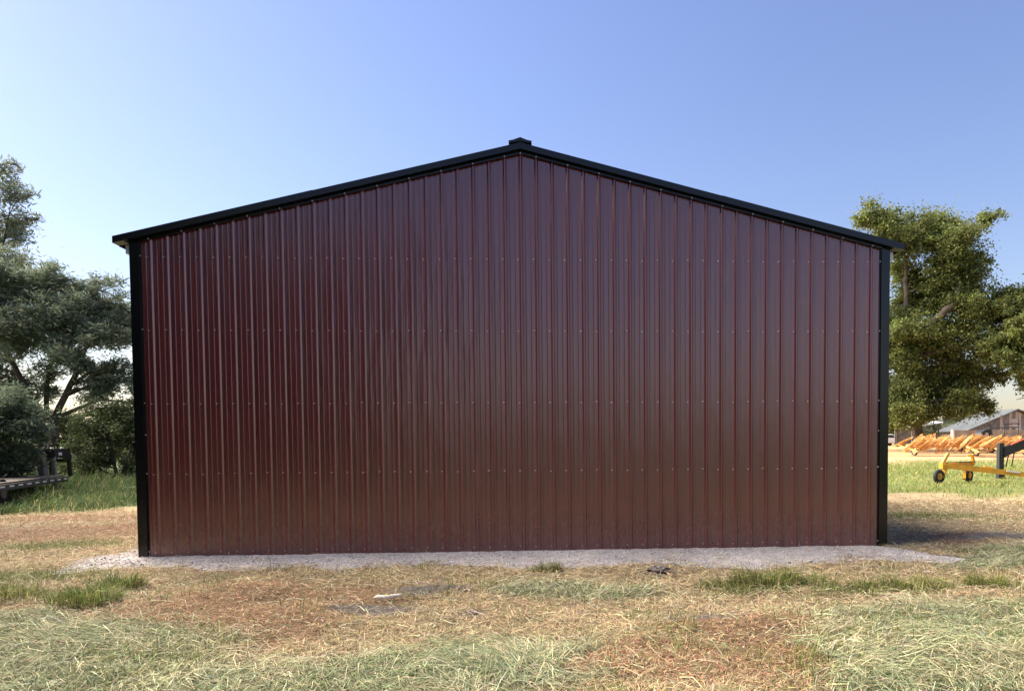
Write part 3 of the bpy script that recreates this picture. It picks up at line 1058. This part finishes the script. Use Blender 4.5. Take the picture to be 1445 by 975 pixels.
# left: dark rounded bush by the shed corner
cl_d = [(-16.37, 18, 2.6, 1.05), (-17.18, 18, 2.2, 0.7), (-15.73, 18, 1.84, 0.74), (-17.47, 18, 1.5, 0.65), (-15.70, 18, 3.0, 0.6), (-15.05, 18, 2.38, 0.86), (-16.68, 18, 1.35, 0.71), (-14.4, 18, 1.9, .8), (-15.0, 18, 1.2, .7), (-15.8, 18, .9, .7), (-16.9, 18, .8, .6), (-14.6, 18, .8, .7), (-17.6, 18, .8, .5)]
dz = gz(-16, 18)
bush_d = make_tree('dark_bush', 'dark rounded bush between the trailer neck and the shed corner', (-16.0, 18, dz),
          [[(-16, 18, dz - .05, .07), (-16.2, 18, 1.4, .05), (-16.4, 18, 2.6, .02)], [(-16, 18, dz - .05, .06), (-15.5, 18, 1.4, .04), (-15.2, 18, 2.4, .02)]],
          jit(cl_d, 0.6, 11, 4), 34000, 0.10, (0.11, 0.14, 0.06), M['bark'], cat='bush', droop=0.3, aspect=0.45, twig=0.012, pale=(0.10, 0.12, 0.045))
# right: big cottonwood
cl_e = [(28.06, 48, 19.9, 1.45), (30.07, 48, 20.3, 1.5), (32.83, 48, 19.5, 2.0), (35.29, 48, 19.95, 1.75), (38.07, 48, 19.9, 1.1, .5), (31.01, 48, 17.9, 1.6, .8), (34.7, 48, 17.7, 2.1), (36.4, 48, 15.7, 1.75),
        (33.0, 48, 15.0, 1.6, .8), (36.0, 48, 13.0, 2.2), (30.9, 48, 12.0, 1.3, .6), (31.7, 48, 10.6, 1.9), (31.0, 48, 8.2, 1.7), (34.8, 48, 10.0, 2.4), (33.0, 48, 6.6, 2.5), (36.1, 48, 6.5, 2.4),
        (37.9, 48, 8.8, 1.6), (31.0, 48, 5.3, 1.9), (35.5, 48, 4.9, 1.7), (38.0, 48, 5.8, 1.2), (33.0, 48, 4.0, 1.7), (28.0, 48, 14.7, 2.2), (27.7, 48, 10.0, 2.5), (28.1, 48, 5.85, 2.5), (31.9, 47, 15.9, 1.5), (33.6, 47, 13.0, 1.6), (34.0, 48, 15.6, 1.6), (32.4, 48, 13.6, 1.5), (34.4, 47, 14.6, 1.3), (37.3, 48, 4.7, 1.2), (38.6, 48, 4.6, 1.2), (29.6, 48, 17.6, 1.5), (39.0, 48, 7.0, 1.2), (32.0, 47, 3.9, 1.4), (34.5, 47, 4.3, 1.2), (30.0, 47, 3.9, 1.4), (37.0, 48, 18.6, 1.1, .6), (36.8, 48, 19.6, .9, .5), (37.6, 48, 17.2, .9, .4), (37.4, 48, 11.3, 1.2, .7)]
ez = gz(32, 48)
make_tree('cottonwood_tree', 'tall sunlit yellow-green tree with a pale leaning limb beside the shed', (33.2, 48, ez),
          [[(33.4, 48.6, ez - .2, .42), (32.6, 48.4, 5.2, .36), (32.2, 47.8, 9.5, .34), (33.2, 46.4, 11.4, .30), (34.8, 45.8, 13.0, .25), (35.2, 47.2, 16.5, .16), (35.2, 48, 19.0, .07)],
           [(32.2, 47.9, 9.3, .30), (31.6, 47.8, 13.0, .20), (31.4, 47.8, 16.6, .14), (32.6, 47.8, 18.8, .07)],
           [(32.0, 48, 6.2, .36), (29.5, 48, 9.5, .24), (28.2, 48, 14.0, .13), (28.2, 48, 18.8, .06)]],
          jit(cl_e, 2.2, 13, 6, 45), 275000, 0.185, (0.135, 0.165, 0.048), M['bark_pale'], droop=0.5, aspect=0.62, twig=0.05, sub=24, spread=0.36, pale=(0.20, 0.225, 0.07))
# right: second tree at the frame edge
cl_f = [(37.8, 44, 12.1, 1.6), (39.1, 44, 10.0, 2.0), (37.3, 44, 9.6, 1.3), (38.5, 44, 7.4, 1.2, .7), (40.5, 44, 12.2, 2.1), (41.8, 44, 8.9, 2.6), (36.6, 44, 10.9, 0.8, .5), (40.6, 44, 6.3, 1.3, .6), (43.5, 44, 11.5, 2.4), (39.3, 44, 13.2, 1.3), (37.0, 44, 8.0, 1.0, .7), (42.5, 44, 14.0, 2.0)]
fz = gz(42, 44)
make_tree('cottonwood_tree', 'lower spreading tree with dead drooping twigs in front of the old barn', (42.5, 44, fz),
          [[(42.5, 44, fz - .2, .45), (42.2, 44, 5.0, .38), (41.2, 44, 8.5, .25), (40.0, 44, 11.0, .14), (38.8, 44, 12.0, .06)], [(42.2, 44, 5.5, .28), (43.2, 44, 9.5, .2), (42.9, 44, 13.0, .08)],
           [(41.9, 44, 6.4, .15), (40.0, 43.6, 6.6, .10), (38.3, 43.4, 7.4, .05)],
           [(42.2, 44, 5.0, .10), (40.2, 43.5, 5.2, .06), (38.0, 43.2, 4.7, .025)], [(42.2, 44, 4.6, .09), (40.4, 43.4, 4.5, .05), (38.4, 43.1, 3.8, .02)], [(41.0, 43.7, 5.1, .05), (39.3, 43.3, 5.7, .03), (37.8, 43.0, 5.5, .015)]],
          jit(cl_f, 1.6, 15, 3, 18), 115000, 0.185, (0.125, 0.155, 0.046), M['bark_pale'], droop=0.5, aspect=0.6, twig=0.04, sub=24, spread=0.36, pale=(0.19, 0.21, 0.065))


# hedge bushes closing the view under the left trees and at the foot of the big tree
def bush_copy(x, y, sc, rz, label, group):
    c = copy_tree(bush_d)
    c.location = (x, y, gz(x, y) - 0.1); c.scale = (sc, sc, sc * 0.95); c.rotation_euler = (0, 0, rz)
    c['label'] = label; c['group'] = group
    return c


for (x, y, sc, rz) in [(-15.2, 24.5, 0.95, 1.0), (-18.6, 26, 0.9, 2.4), (-22.4, 24.5, 1.0, 4.0), (-26.5, 27, 1.2, 5.2), (-31, 25, 1.3, 0.3), (-36, 28, 1.4, 3.0), (-22, 30, 1.0, 1.9)]:
    bush_copy(x, y, sc, rz, 'low dark hedge bush behind the forked trunks of the broad tree', 'hedge bushes behind the left trees')
for (x, y, sc, rz) in [(45, 84, 1.6, 0.6), (50, 86, 1.7, 2.2), (40, 84, 1.6, 4.4)]:
    bush_copy(x, y, sc, rz, 'dark shrub standing behind the white car', 'shrubs behind the white car')


# the tree row carries on behind the photographer; the glossy wall mirrors it
def off_copy(src, x, y, sc, rz, label):
    c = copy_tree(src)
    c.location = (x, y, gz(x, y)); c.scale = (sc, sc, sc); c.rotation_euler = (0, 0, rz)
    c['label'] = label
    c['group'] = 'trees behind the photographer mirrored in the wall'
    return c


for (x, y, sc, rz) in [(-14.5, -27, 1.5, 0.4), (-20.5, -24, 1.5, 2.1), (-25, -19, 1.6, 3.6), (-20.5, -13.5, 1.7, 5.0), (-19.5, -6.5, 1.75, 1.2), (-19.5, 1.0, 1.6, 4.2), (-14, -40, 1.8, 2.9), (-24, -33, 1.8, 2.5), (-30, -11, 1.8, 0.9)]:
    off_copy(tree_b, x, y, sc, rz, 'grey-green tree of the row behind the photographer, mirrored dark in the wall')


for (x, y, sc, rz) in [(-11.5, -25, 2.0, 0.4), (-16, -22, 2.1, 2.1), (-19.5, -18.5, 2.0, 3.6), (-18, -14, 2.0, 5.0), (-17, -8.5, 2.0, 1.2), (-17, -3.5, 2.0, 4.2), (-18, 2, 2.0, 2.2)]:
    off_copy(bush_d, x, y, sc, rz, 'dark bush under the tree row behind the photographer, mirrored in the wall')


# far wood along the horizon on every side, one low mass
def far_wood():
    P, C_ = [], []
    n = 30000
    a = rng.uniform(0, 2 * np.pi, n)
    r = 260 + 60 * rng.random(n) + 120 * vnoise(a * 3, a * 0, 5)
    x, y = np.cos(a) * r, np.sin(a) * r
    top = 3.0 + 9.0 * fbm(a * 22, a * 0 + 1, 6, 4)
    z = ground_h(x, y) + top * rng.random(n) ** 0.6
    P = np.stack([x, y, z], 1)
    c = vary(np.array((0.05, 0.06, 0.035)), n, 0.25, 0.06)
    return leaf_mesh('far_wood', P, 3.2, c, 0.0, 0.8)


o = link('far_wood', far_wood(), M['leaf'])
tag(o, 'low dark wood along the horizon', 'wood', kind='stuff')

# ------------------------------------------------------------------ gooseneck trailer on the left
u = Vector((-0.278, 0.961, 0)); w = Vector((-0.961, -0.278, 0))
tz = 0.60
t0 = Vector((-15.2, 13.7, 0))
trailer = empty('gooseneck_trailer', (t0.x, t0.y, gz(t0.x, t0.y)))
tag(trailer, 'black gooseneck flatbed trailer parked in the tall weeds under the trees', 'trailer')


def tp(a, b, z):
    """trailer frame: a metres forward of the deck front, b metres to its far side, z up"""
    return t0 + u * a + w * b + Vector((0, 0, z)) - trailer.location


mb = MB()
for b in (0.0, 2.3): mb.bar(tp(-8.0, b, tz - .08), tp(0.0, b, tz - .08), 0.08, 0.16)
for k in range(9): mb.bar(tp(-8.0 + k, 0, tz - .10), tp(-8.0 + k, 2.3, tz - .10), 0.06, 0.10)
mb.build('deck_frame', M['iron'], trailer)
for k in range(8):
    b0 = 0.06 + k * 0.275
    MB().bar(tp(-8.0, b0 + .13, tz + .022), tp(0.0, b0 + .13, tz + .022), 0.255, 0.04).build('deck_plank', M['plank'], trailer)
for k in range(13):
    a = -0.25 - k * 0.6
    MB().bar(tp(a - .15, -.043, tz - .06), tp(a + .15, -.043, tz - .06), 0.006, 0.045).build('side_marker', M['reflector'], trailer)
for a in (-4.2, -5.1):
    for b in (0.35, 1.95):
        wh = MB().disc(tp(a, b, 0.36), w, 0.36, 0.22, 20).build('wheel', M['rubber'], trailer)
        MB().disc(tp(a, b - .10, 0.36), w, 0.19, 0.06, 16).build('rim', M['iron_grey'], wh)
# neck: uprights, boxed neck beams sloping down to the coupler
for b, mtl in ((0.65, 'iron_grey'), (2.1, 'iron')):
    MB().bar(tp(0.05, b, tz - .1), tp(-0.10, b, tz + .80), 0.18, 0.18).build('upright', M[mtl], trailer)
MB().bar(tp(-0.1, 0.6, tz + .74), tp(-0.1, 2.2, tz + .74), 0.22, 0.26).build('headboard_beam', M['iron'], trailer)
MB().bar(tp(-0.05, 2.1, tz + .74), tp(-0.05, 1.65, tz + .25), 0.16, 0.12).build('gusset', M['iron'], trailer)
mb = MB()
for b in (0.45, 1.0):
    mb.prism([(0, 0)] * 3, 'x', 0, 0) if False else None
    mb.bar(tp(0.0, b, tz + .76), tp(1.35, b, tz + .76), 0.14, 0.30)
    mb.bar(tp(1.3, b, tz + .78), tp(1.85, b, tz + .56), 0.14, 0.26)
    mb.bar(tp(1.8, b, tz + .62), tp(1.95, b, tz - .05), 0.10, 0.12)
mb.bar(tp(1.85, .42, tz + .5), tp(1.85, 1.03, tz + .5), 0.1, 0.12)
mb.bar(tp(0.05, .3, tz + .76), tp(0.05, 1.2, tz + .76), 0.1, 0.2)
mb.build('neck', M['iron'], trailer)
MB().bar(tp(0.12, .37, tz - .5), tp(0.12, .37, tz + .66), 0.09, 0.09).build('jack_leg', M['iron_grey'], trailer)
MB().bar(tp(0.6, .375, tz + .74), tp(0.9, .375, tz + .74), 0.008, 0.10).build('decal_plate', M['reflector'], trailer)
for a in (0.25, 1.2): MB().disc(tp(a, .45, tz + .935), (0, 0, 1), 0.05, 0.05, 10).build('marker_lamp', M['reflector'], trailer)

# ------------------------------------------------------------------ yellow implement cart on the right
cg = gz(15.8, 15)
cart = empty('rake_cart', (15.8, 15.0, cg))
tag(cart, 'yellow two-wheeled implement frame with a long tongue on the green strip', 'implement')


def cp(x, y, z): return Vector((x - 15.8, y - 15.0, z))


def wheel(parent, c, axis, r, w_, rim_mat):
    t = MB().ring(c, axis, r - w_ * 0.42, w_ * 0.42, 22, 8).build('wheel', M['rubber'], parent)
    MB().disc(c, axis, r * 0.62, w_ * 0.5, 18).disc(c, axis, r * 0.2, w_ * 0.9, 10).build('rim', rim_mat, t)


ax = Vector((0.62, -0.78, 0))
wheel(cart, cp(15.02, 14.7, .27), (0.35, -0.94, 0), 0.27, 0.19, M['amber'])
wheel(cart, cp(16.60, 15.4, .27), (0.55, -0.83, 0), 0.27, 0.19, M['amber'])
MB().bar(cp(15.2, 14.95, .68), cp(19.6, 14.6, .16), 0.13, 0.19).build('tongue', M['amber'], cart)
MB().bar(cp(15.15, 14.8, .64), cp(16.9, 15.7, .70), 0.15, 0.16).build('cross_beam', M['amber'], cart)
MB().bar(cp(15.45, 15.0, .56), cp(15.15, 14.72, .22), 0.10, 0.12).build('wheel_leg', M['amber'], cart)
MB().bar(cp(16.5, 15.5, .60), cp(16.3, 15.2, .14), 0.10, 0.12).build('wheel_leg', M['amber'], cart)
MB().bar(cp(15.22, 14.9, .66), cp(15.52, 15.0, 1.08), 0.08, 0.11).disc(cp(15.53, 15.0, 1.09), (0, 1, 0), 0.05, 0.1, 10).build('upright', M['amber'], cart)
MB().bar(cp(16.92, 15.6, .66), cp(16.78, 15.5, 1.05), 0.08, 0.11).bar(cp(16.78, 15.5, 1.03), cp(16.55, 15.45, 1.0), .05, .05).build('upright', M['amber'], cart)
MB().bar(cp(15.3, 14.95, .76), cp(16.95, 15.5, .78), 0.03, 0.03).build('linkage_rod', M['iron'], cart)
MB().bar(cp(17.0, 15.1, .62), cp(17.3, 15.0, .52), 0.10, 0.05).build('bracket', M['amber'], cart)
MB().bar(cp(19.0, 14.62, .04), cp(19.0, 14.62, .5), 0.06, 0.06).build('jack_stand', M['iron_grey'], cart)
MB().bar(cp(17.6, 14.72, .452), cp(18.1, 14.68, .392), 0.105, 0.06).build('tape_band', M['reflector'], cart)

# black loader arm beside it
lg = gz(19.5, 17)
arm = empty('black_loader', (19.5, 17.0, lg))
tag(arm, 'black steel loader arm on an upright post beside the yellow frame', 'implement')


def ap(x, y, z): return Vector((x - 19.5, y - 17.0, z))


MB().bar(ap(18.92, 17, .25), ap(18.92, 17, 1.42), 0.18, 0.2).box(*(18.80 - 19.5, 19.06 - 19.5), -0.1, 0.1, 0.0, 0.30).build('post', M['iron'], arm)
MB().prism([(18.98 - 19.5, .82), (19.4 - 19.5, 1.02), (20.3 - 19.5, 1.32), (22.0 - 19.5, 1.30), (22.0 - 19.5, 1.55), (20.2 - 19.5, 1.60), (19.7 - 19.5, 1.52), (18.98 - 19.5, 1.24)], 'y', -0.09, 0.09).build('boom', M['iron'], arm)
MB().tube([ap(19.25, 16.85, 1.36), ap(20.2, 16.85, 1.72)], 0.035, 10).build('hydraulic_cylinder', M['red'], arm)
MB().tube([ap(19.3, 17, 1.1), ap(19.16, 17, .48)], 0.022, 8).build('stay_rod', M['iron'], arm)
MB().tube([ap(19.52, 17, 1.15), ap(19.40, 17, .5)], 0.022, 8).build('stay_rod', M['iron'], arm)
MB().bar(ap(22.0, 17, 0.0), ap(22.0, 17, 1.45), 0.16, 0.16).build('rear_post', M['iron'], arm)


# ------------------------------------------------------------------ wheel hay rakes in a row
def hay_rake(label, x, y, rz, n_wheels=9):
    e = empty('hay_rake', (x, y, gz(x, y)), rz)
    tag(e, label, 'hay rake', 'orange hay rakes parked in a row')
    MB().bar((-3.0, 0.55, 0.62), (3.0, 0.55, 0.68), 0.12, 0.12).build('beam', M['orange'], e)
    MB().bar((-3.0, 0.55, 0.65), (-3.2, -1.2, 0.32), 0.10, 0.10).build('drawbar', M['orange'], e)
    for xx in (-2.2, 2.2):
        MB().bar((xx, 0.55, 0.6), (xx, 0.95, 0.32), 0.08, 0.08).build('wheel_leg', M['orange'], e)
        wheel(e, Vector((xx + .1, 1.0, 0.30)), (1, 0.1, 0), 0.30, 0.18, M['orange'])
    axis = Vector((0.44, -0.44, -0.78)).normalized()
    s_ = axis.cross(Vector((0, 0, 1))).normalized(); t_ = axis.cross(s_)
    for k in range(n_wheels):
        cx = -2.7 + k * 5.4 / (n_wheels - 1) + random.uniform(-.15, .15)
        if 'me' not in FINGER:
            mb = MB().ring((0, 0, 0), axis, 0.58, 0.034, 28, 5).ring((0, 0, 0), axis, 0.28, 0.026, 20, 5).disc((0, 0, 0), axis, 0.10, 0.10, 10)
            for j in range(26):
                a = 2 * math.pi * j / 26
                d = s_ * math.cos(a) + t_ * math.sin(a)
                d2 = s_ * math.cos(a + .25) + t_ * math.sin(a + .25)
                mb.bar(d * 0.09, d * 0.59, 0.036, 0.022)
                mb.bar(d * 0.59, d2 * 0.84, 0.03, 0.02)
            FINGER['me'] = mb.mesh('finger_wheel')
        fw = link('finger_wheel', FINGER['me'], M['orange'], e)
        fw.location = (cx, 0.0, 0.78 + 0.05 * math.sin(k * 2.1 + x))
        fw.rotation_euler = (random.uniform(-.22, .22), random.uniform(-.25, .2), random.uniform(-.3, .3))
        MB().bar((cx, 0.02, 0.76), (cx + .2, 0.55, 0.66), 0.06, 0.06).build('wheel_arm', M['orange'], e)
    return e


FINGER = {}
hay_rake('orange wheel hay rake standing nearest the white car', 28.5, 36.0, 0.03)
hay_rake('orange wheel hay rake parked behind the one beside the white car', 31.0, 40.6, 0.1)
hay_rake('orange wheel hay rake seen above the left end of the yellow frame', 31.4, 33.6, -0.05)
hay_rake('orange wheel hay rake below the white gate post, second row', 36.4, 39.6, 0.05)
hay_rake('orange wheel hay rake at the back of the row, nearest the tall tree', 32.0, 43.6, -0.04)
hay_rake('orange wheel hay rake at the back of the row, nearest the white gate post', 37.0, 44.5, 0.04)
hay_rake('orange wheel hay rake partly behind the black loader boom', 35.6, 34.8, 0.06)
hay_rake('orange wheel hay rake in front of the barn door, behind the loader boom', 42.0, 38.6, 0.0)

# ------------------------------------------------------------------ white car beyond
carz = gz(42.7, 74)
car = empty('parked_car', (42.7, 74, carz))
tag(car, 'white car parked beyond the orange rakes, half hidden by the shed', 'car')
prof = [(-2.2, .35), (2.15, .35), (2.25, .55), (2.2, .95), (1.55, 1.02), (0.95, 1.42), (-0.5, 1.45), (-1.15, 1.02), (-2.1, .85), (-2.25, .55)]
body = MB().prism(prof, 'y', -.85, .85).build('body', M['carwhite'], car)
bv = body.modifiers.new('bevel', 'BEVEL'); bv.width = 0.09; bv.segments = 3
for s in (-1, 1):
    MB().prism([(-1.0, 1.0), (1.35, 1.0), (0.9, 1.34), (-0.48, 1.37)], 'y', s * .852 - .004, s * .852 + .004).build('window', M['glass'], car)
    for xx in (-1.4, 1.4):
        wheel(car, Vector((xx, s * .80, .33)), (0, 1, 0), 0.33, 0.2, M['iron_grey'])
    MB().box(2.19, 2.26, s * .62 - .14, s * .62 + .14, .70, .86).build('tail_light', M['taillight'], car)

# ------------------------------------------------------------------ old barn, open shed, fence, frame, bucket
bg = gz(62, 80)
barn = empty('old_barn', (62.4, 78, bg))
tag(barn, 'weathered grey wooden barn with low tin gable roof behind the fence', 'building')
hw, eave, ridge = 6.2, 1.75 + .9 - bg + .2, 5.5 - bg
wl = MB().prism([(-hw, 0), (hw, 0), (hw, eave), (0, ridge - .15), (-hw, eave)], 'y', 0.0, 6.0).build('wall', M['barnwood'], barn)
for k in range(30):
    x0 = -hw + 0.03 + k * (2 * hw / 30)
    x1 = x0 + 2 * hw / 30 - 0.05
    zt = lambda x: ridge - .22 - (ridge - .15 - eave) * abs(x) / hw
    pale = (13 <= k <= 18 and k % 3 != 2) or k in (10, 21)
    MB().prism([(x0, 0.02), (x1, 0.02), (x1, zt(x1)), (x0, zt(x0))], 'y', -0.05, -0.004).build('board', M['barnpale'] if pale else M['barnwood'], wl)
for s in (-1, 1):
    pts = [(0, ridge), (s * (hw + .6), ridge - (ridge - .15 - eave + .0) * (hw + .6) / hw), (s * (hw + .6), ridge - .12 - (ridge - .15 - eave) * (hw + .6) / hw), (0, ridge - .12)]
    MB().prism(pts, 'y', -0.6, 6.4).build('roof', M['rooftin'], barn)
MB().box(-0.55, 0.35, -0.10, -0.055, 2.2, 3.3).build('loft_hatch', M['barnpale'], barn)
MB().box(1.5, 2.6, -0.10, -0.055, 0.05, 2.0).build('door', M['plank'], barn)

sg = gz(42.5, 66)
sh = empty('open_shed', (42.6, 64, sg))
tag(sh, 'small open-fronted shed with a pale slanting tin roof under the tree', 'building')
for (x, y) in ((-1.5, 0.1), (1.4, 0.1), (-1.5, 3.4), (1.4, 3.4)):
    MB().bar((x, y, -0.1), (x, y, 1.95 if x < 0 else 2.3), 0.12, 0.12).build('post', M['plank'], sh)
MB()._add([(-1.9, -.4, 1.95), (1.7, -.4, 2.55), (1.4, 3.9, 3.1), (-1.9, 3.9, 2.95), (-1.9, -.4, 2.03), (1.7, -.4, 2.63), (1.4, 3.9, 3.18), (-1.9, 3.9, 3.03)],
          [(0, 1, 2, 3), (7, 6, 5, 4), (0, 4, 5, 1), (1, 5, 6, 2), (2, 6, 7, 3), (3, 7, 4, 0)]).build('roof', M['rooftin_pale'], sh)
MB().box(-1.7, 1.5, 3.44, 3.52, 0, 2.4).build('rear_wall', M['barnwood'], sh)

fy = 62.0
fg = gz(50, fy)
fence = empty('board_fence', (50, fy, fg))
tag(fence, 'long tan board fence running in front of the barn', 'fence')
for k in range(5):
    z0 = 0.15 + k * 0.33
    MB().box(-5.6, 12, -0.03, 0.0, z0, z0 + 0.31).build('rail_board', M['fencewood'], fence)
for k in range(8):
    MB().box(-5.75 + k * 2.4 - .07, -5.75 + k * 2.4 + .07, 0.002, 0.14, -0.1, 1.75).build('post', M['fencewood'], fence)
pw = MB().box(-0.10, 0.10, -0.10, 0.10, -0.1, 1.75).box(-0.13, 0.13, -0.13, 0.13, 1.75, 1.80).build('gate_post', M['postwhite'])
pw.location = (44.2, 61.7, gz(44.2, 61.7))
tag(pw, 'white painted gate post at the end of the tan board fence', 'post')

pf = empty('pole_frame', (49.0, 59.5, gz(49, 59.5)))
tag(pf, 'dark metal pole frame standing in front of the barn', 'frame')
for x in (-0.75, 0.75):
    MB().tube([(x, 0, -0.1), (x, 0, 2.4)], 0.05, 8).build('upright', M['iron'], pf)
MB().tube([(-2.6, 0, 1.95), (0.8, 0, 2.0)], 0.045, 8).build('lower_rail', M['iron'], pf)
MB().tube([(-0.9, 0, 2.36), (0.9, 0, 2.38)], 0.045, 8).build('top_rail', M['iron'], pf)

bk = empty('loader_bucket', (43.1, 55.0, gz(43.1, 55)))
tag(bk, 'black raised loader bucket with a pale inner face above the rakes', 'bucket')
zb = 2.3 - gz(43.1, 55)
MB().prism([(-.62, zb - .35), (-.5, zb - .05), (-.1, zb + .22), (.35, zb + .25), (.5, zb - .1), (.45, zb - .4), (.28, zb - .38), (.2, zb - .05), (-.05, zb + .02), (-.3, zb - .3)], 'y', -.5, .5).build('shell', M['iron'], bk)
MB().prism([(-.05, zb - .05), (.18, zb - .08), (.26, zb - .38), (-.12, zb - .38)], 'y', -.46, -.38).build('inner_face', M['galv'], bk)
MB().bar((.35, 0, zb + .15), (1.0, 0.4, zb + .42), 0.14, 0.12).bar((1.0, .4, zb + .42), (1.4, .6, -0.1), .14, .14).build('lift_arm', M['iron'], bk)

# ------------------------------------------------------------------ small litter on the ground
g0 = gz(-1.36, -3.2)
sc_ = MB().tube([(-.135, 0, .018), (-.09, .005, .026), (-.03, -.012, .024), (.03, -.004, .027), (.09, .022, .032), (.135, .035, .036)], [.012, .026, .021, .024, .017, .019], 7).build('wood_scrap', M['bleached'])
sc_.location = (-1.36, -3.2, g0 + 0.012)
tag(sc_, 'bleached pale stick lying on the bare soil patch', 'stick')


def clod(label, x, y, s):
    bm = bmesh.new()
    bmesh.ops.create_icosphere(bm, subdivisions=3, radius=1.0)
    for v in bm.verts:
        d = v.co.normalized()
        k = 1 + 0.75 * (float(fbm(np.array([d.x * 4.3 + x * 9]), np.array([d.y * 4.3 + d.z * 2.7]), 5, 3)[0]) - .5) * 2
        v.co = Vector((d.x * s[0] * k, d.y * s[1] * k, d.z * s[2] * k))
    me = bpy.data.meshes.new('soil_clod'); bm.to_mesh(me); bm.free()
    o = link('soil_clod', me, M['soil_clod'])
    o.location = (x, y, gz(x, y) + s[2] * .25)
    tag(o, label, 'soil clod')


M['soil_clod'] = simple('dark_soil', (0.20, 0.17, 0.155), rough=1.0, var=0.5, scale=18, bump=1.0, bump_scale=40)
clod('dark crumbly soil clod lying at the gravel edge', 1.66, -1.9, (.13, .085, .04))
clod('small grey soil clod lying in the straw before the ridge', -0.45, -3.75, (.06, .045, .022))
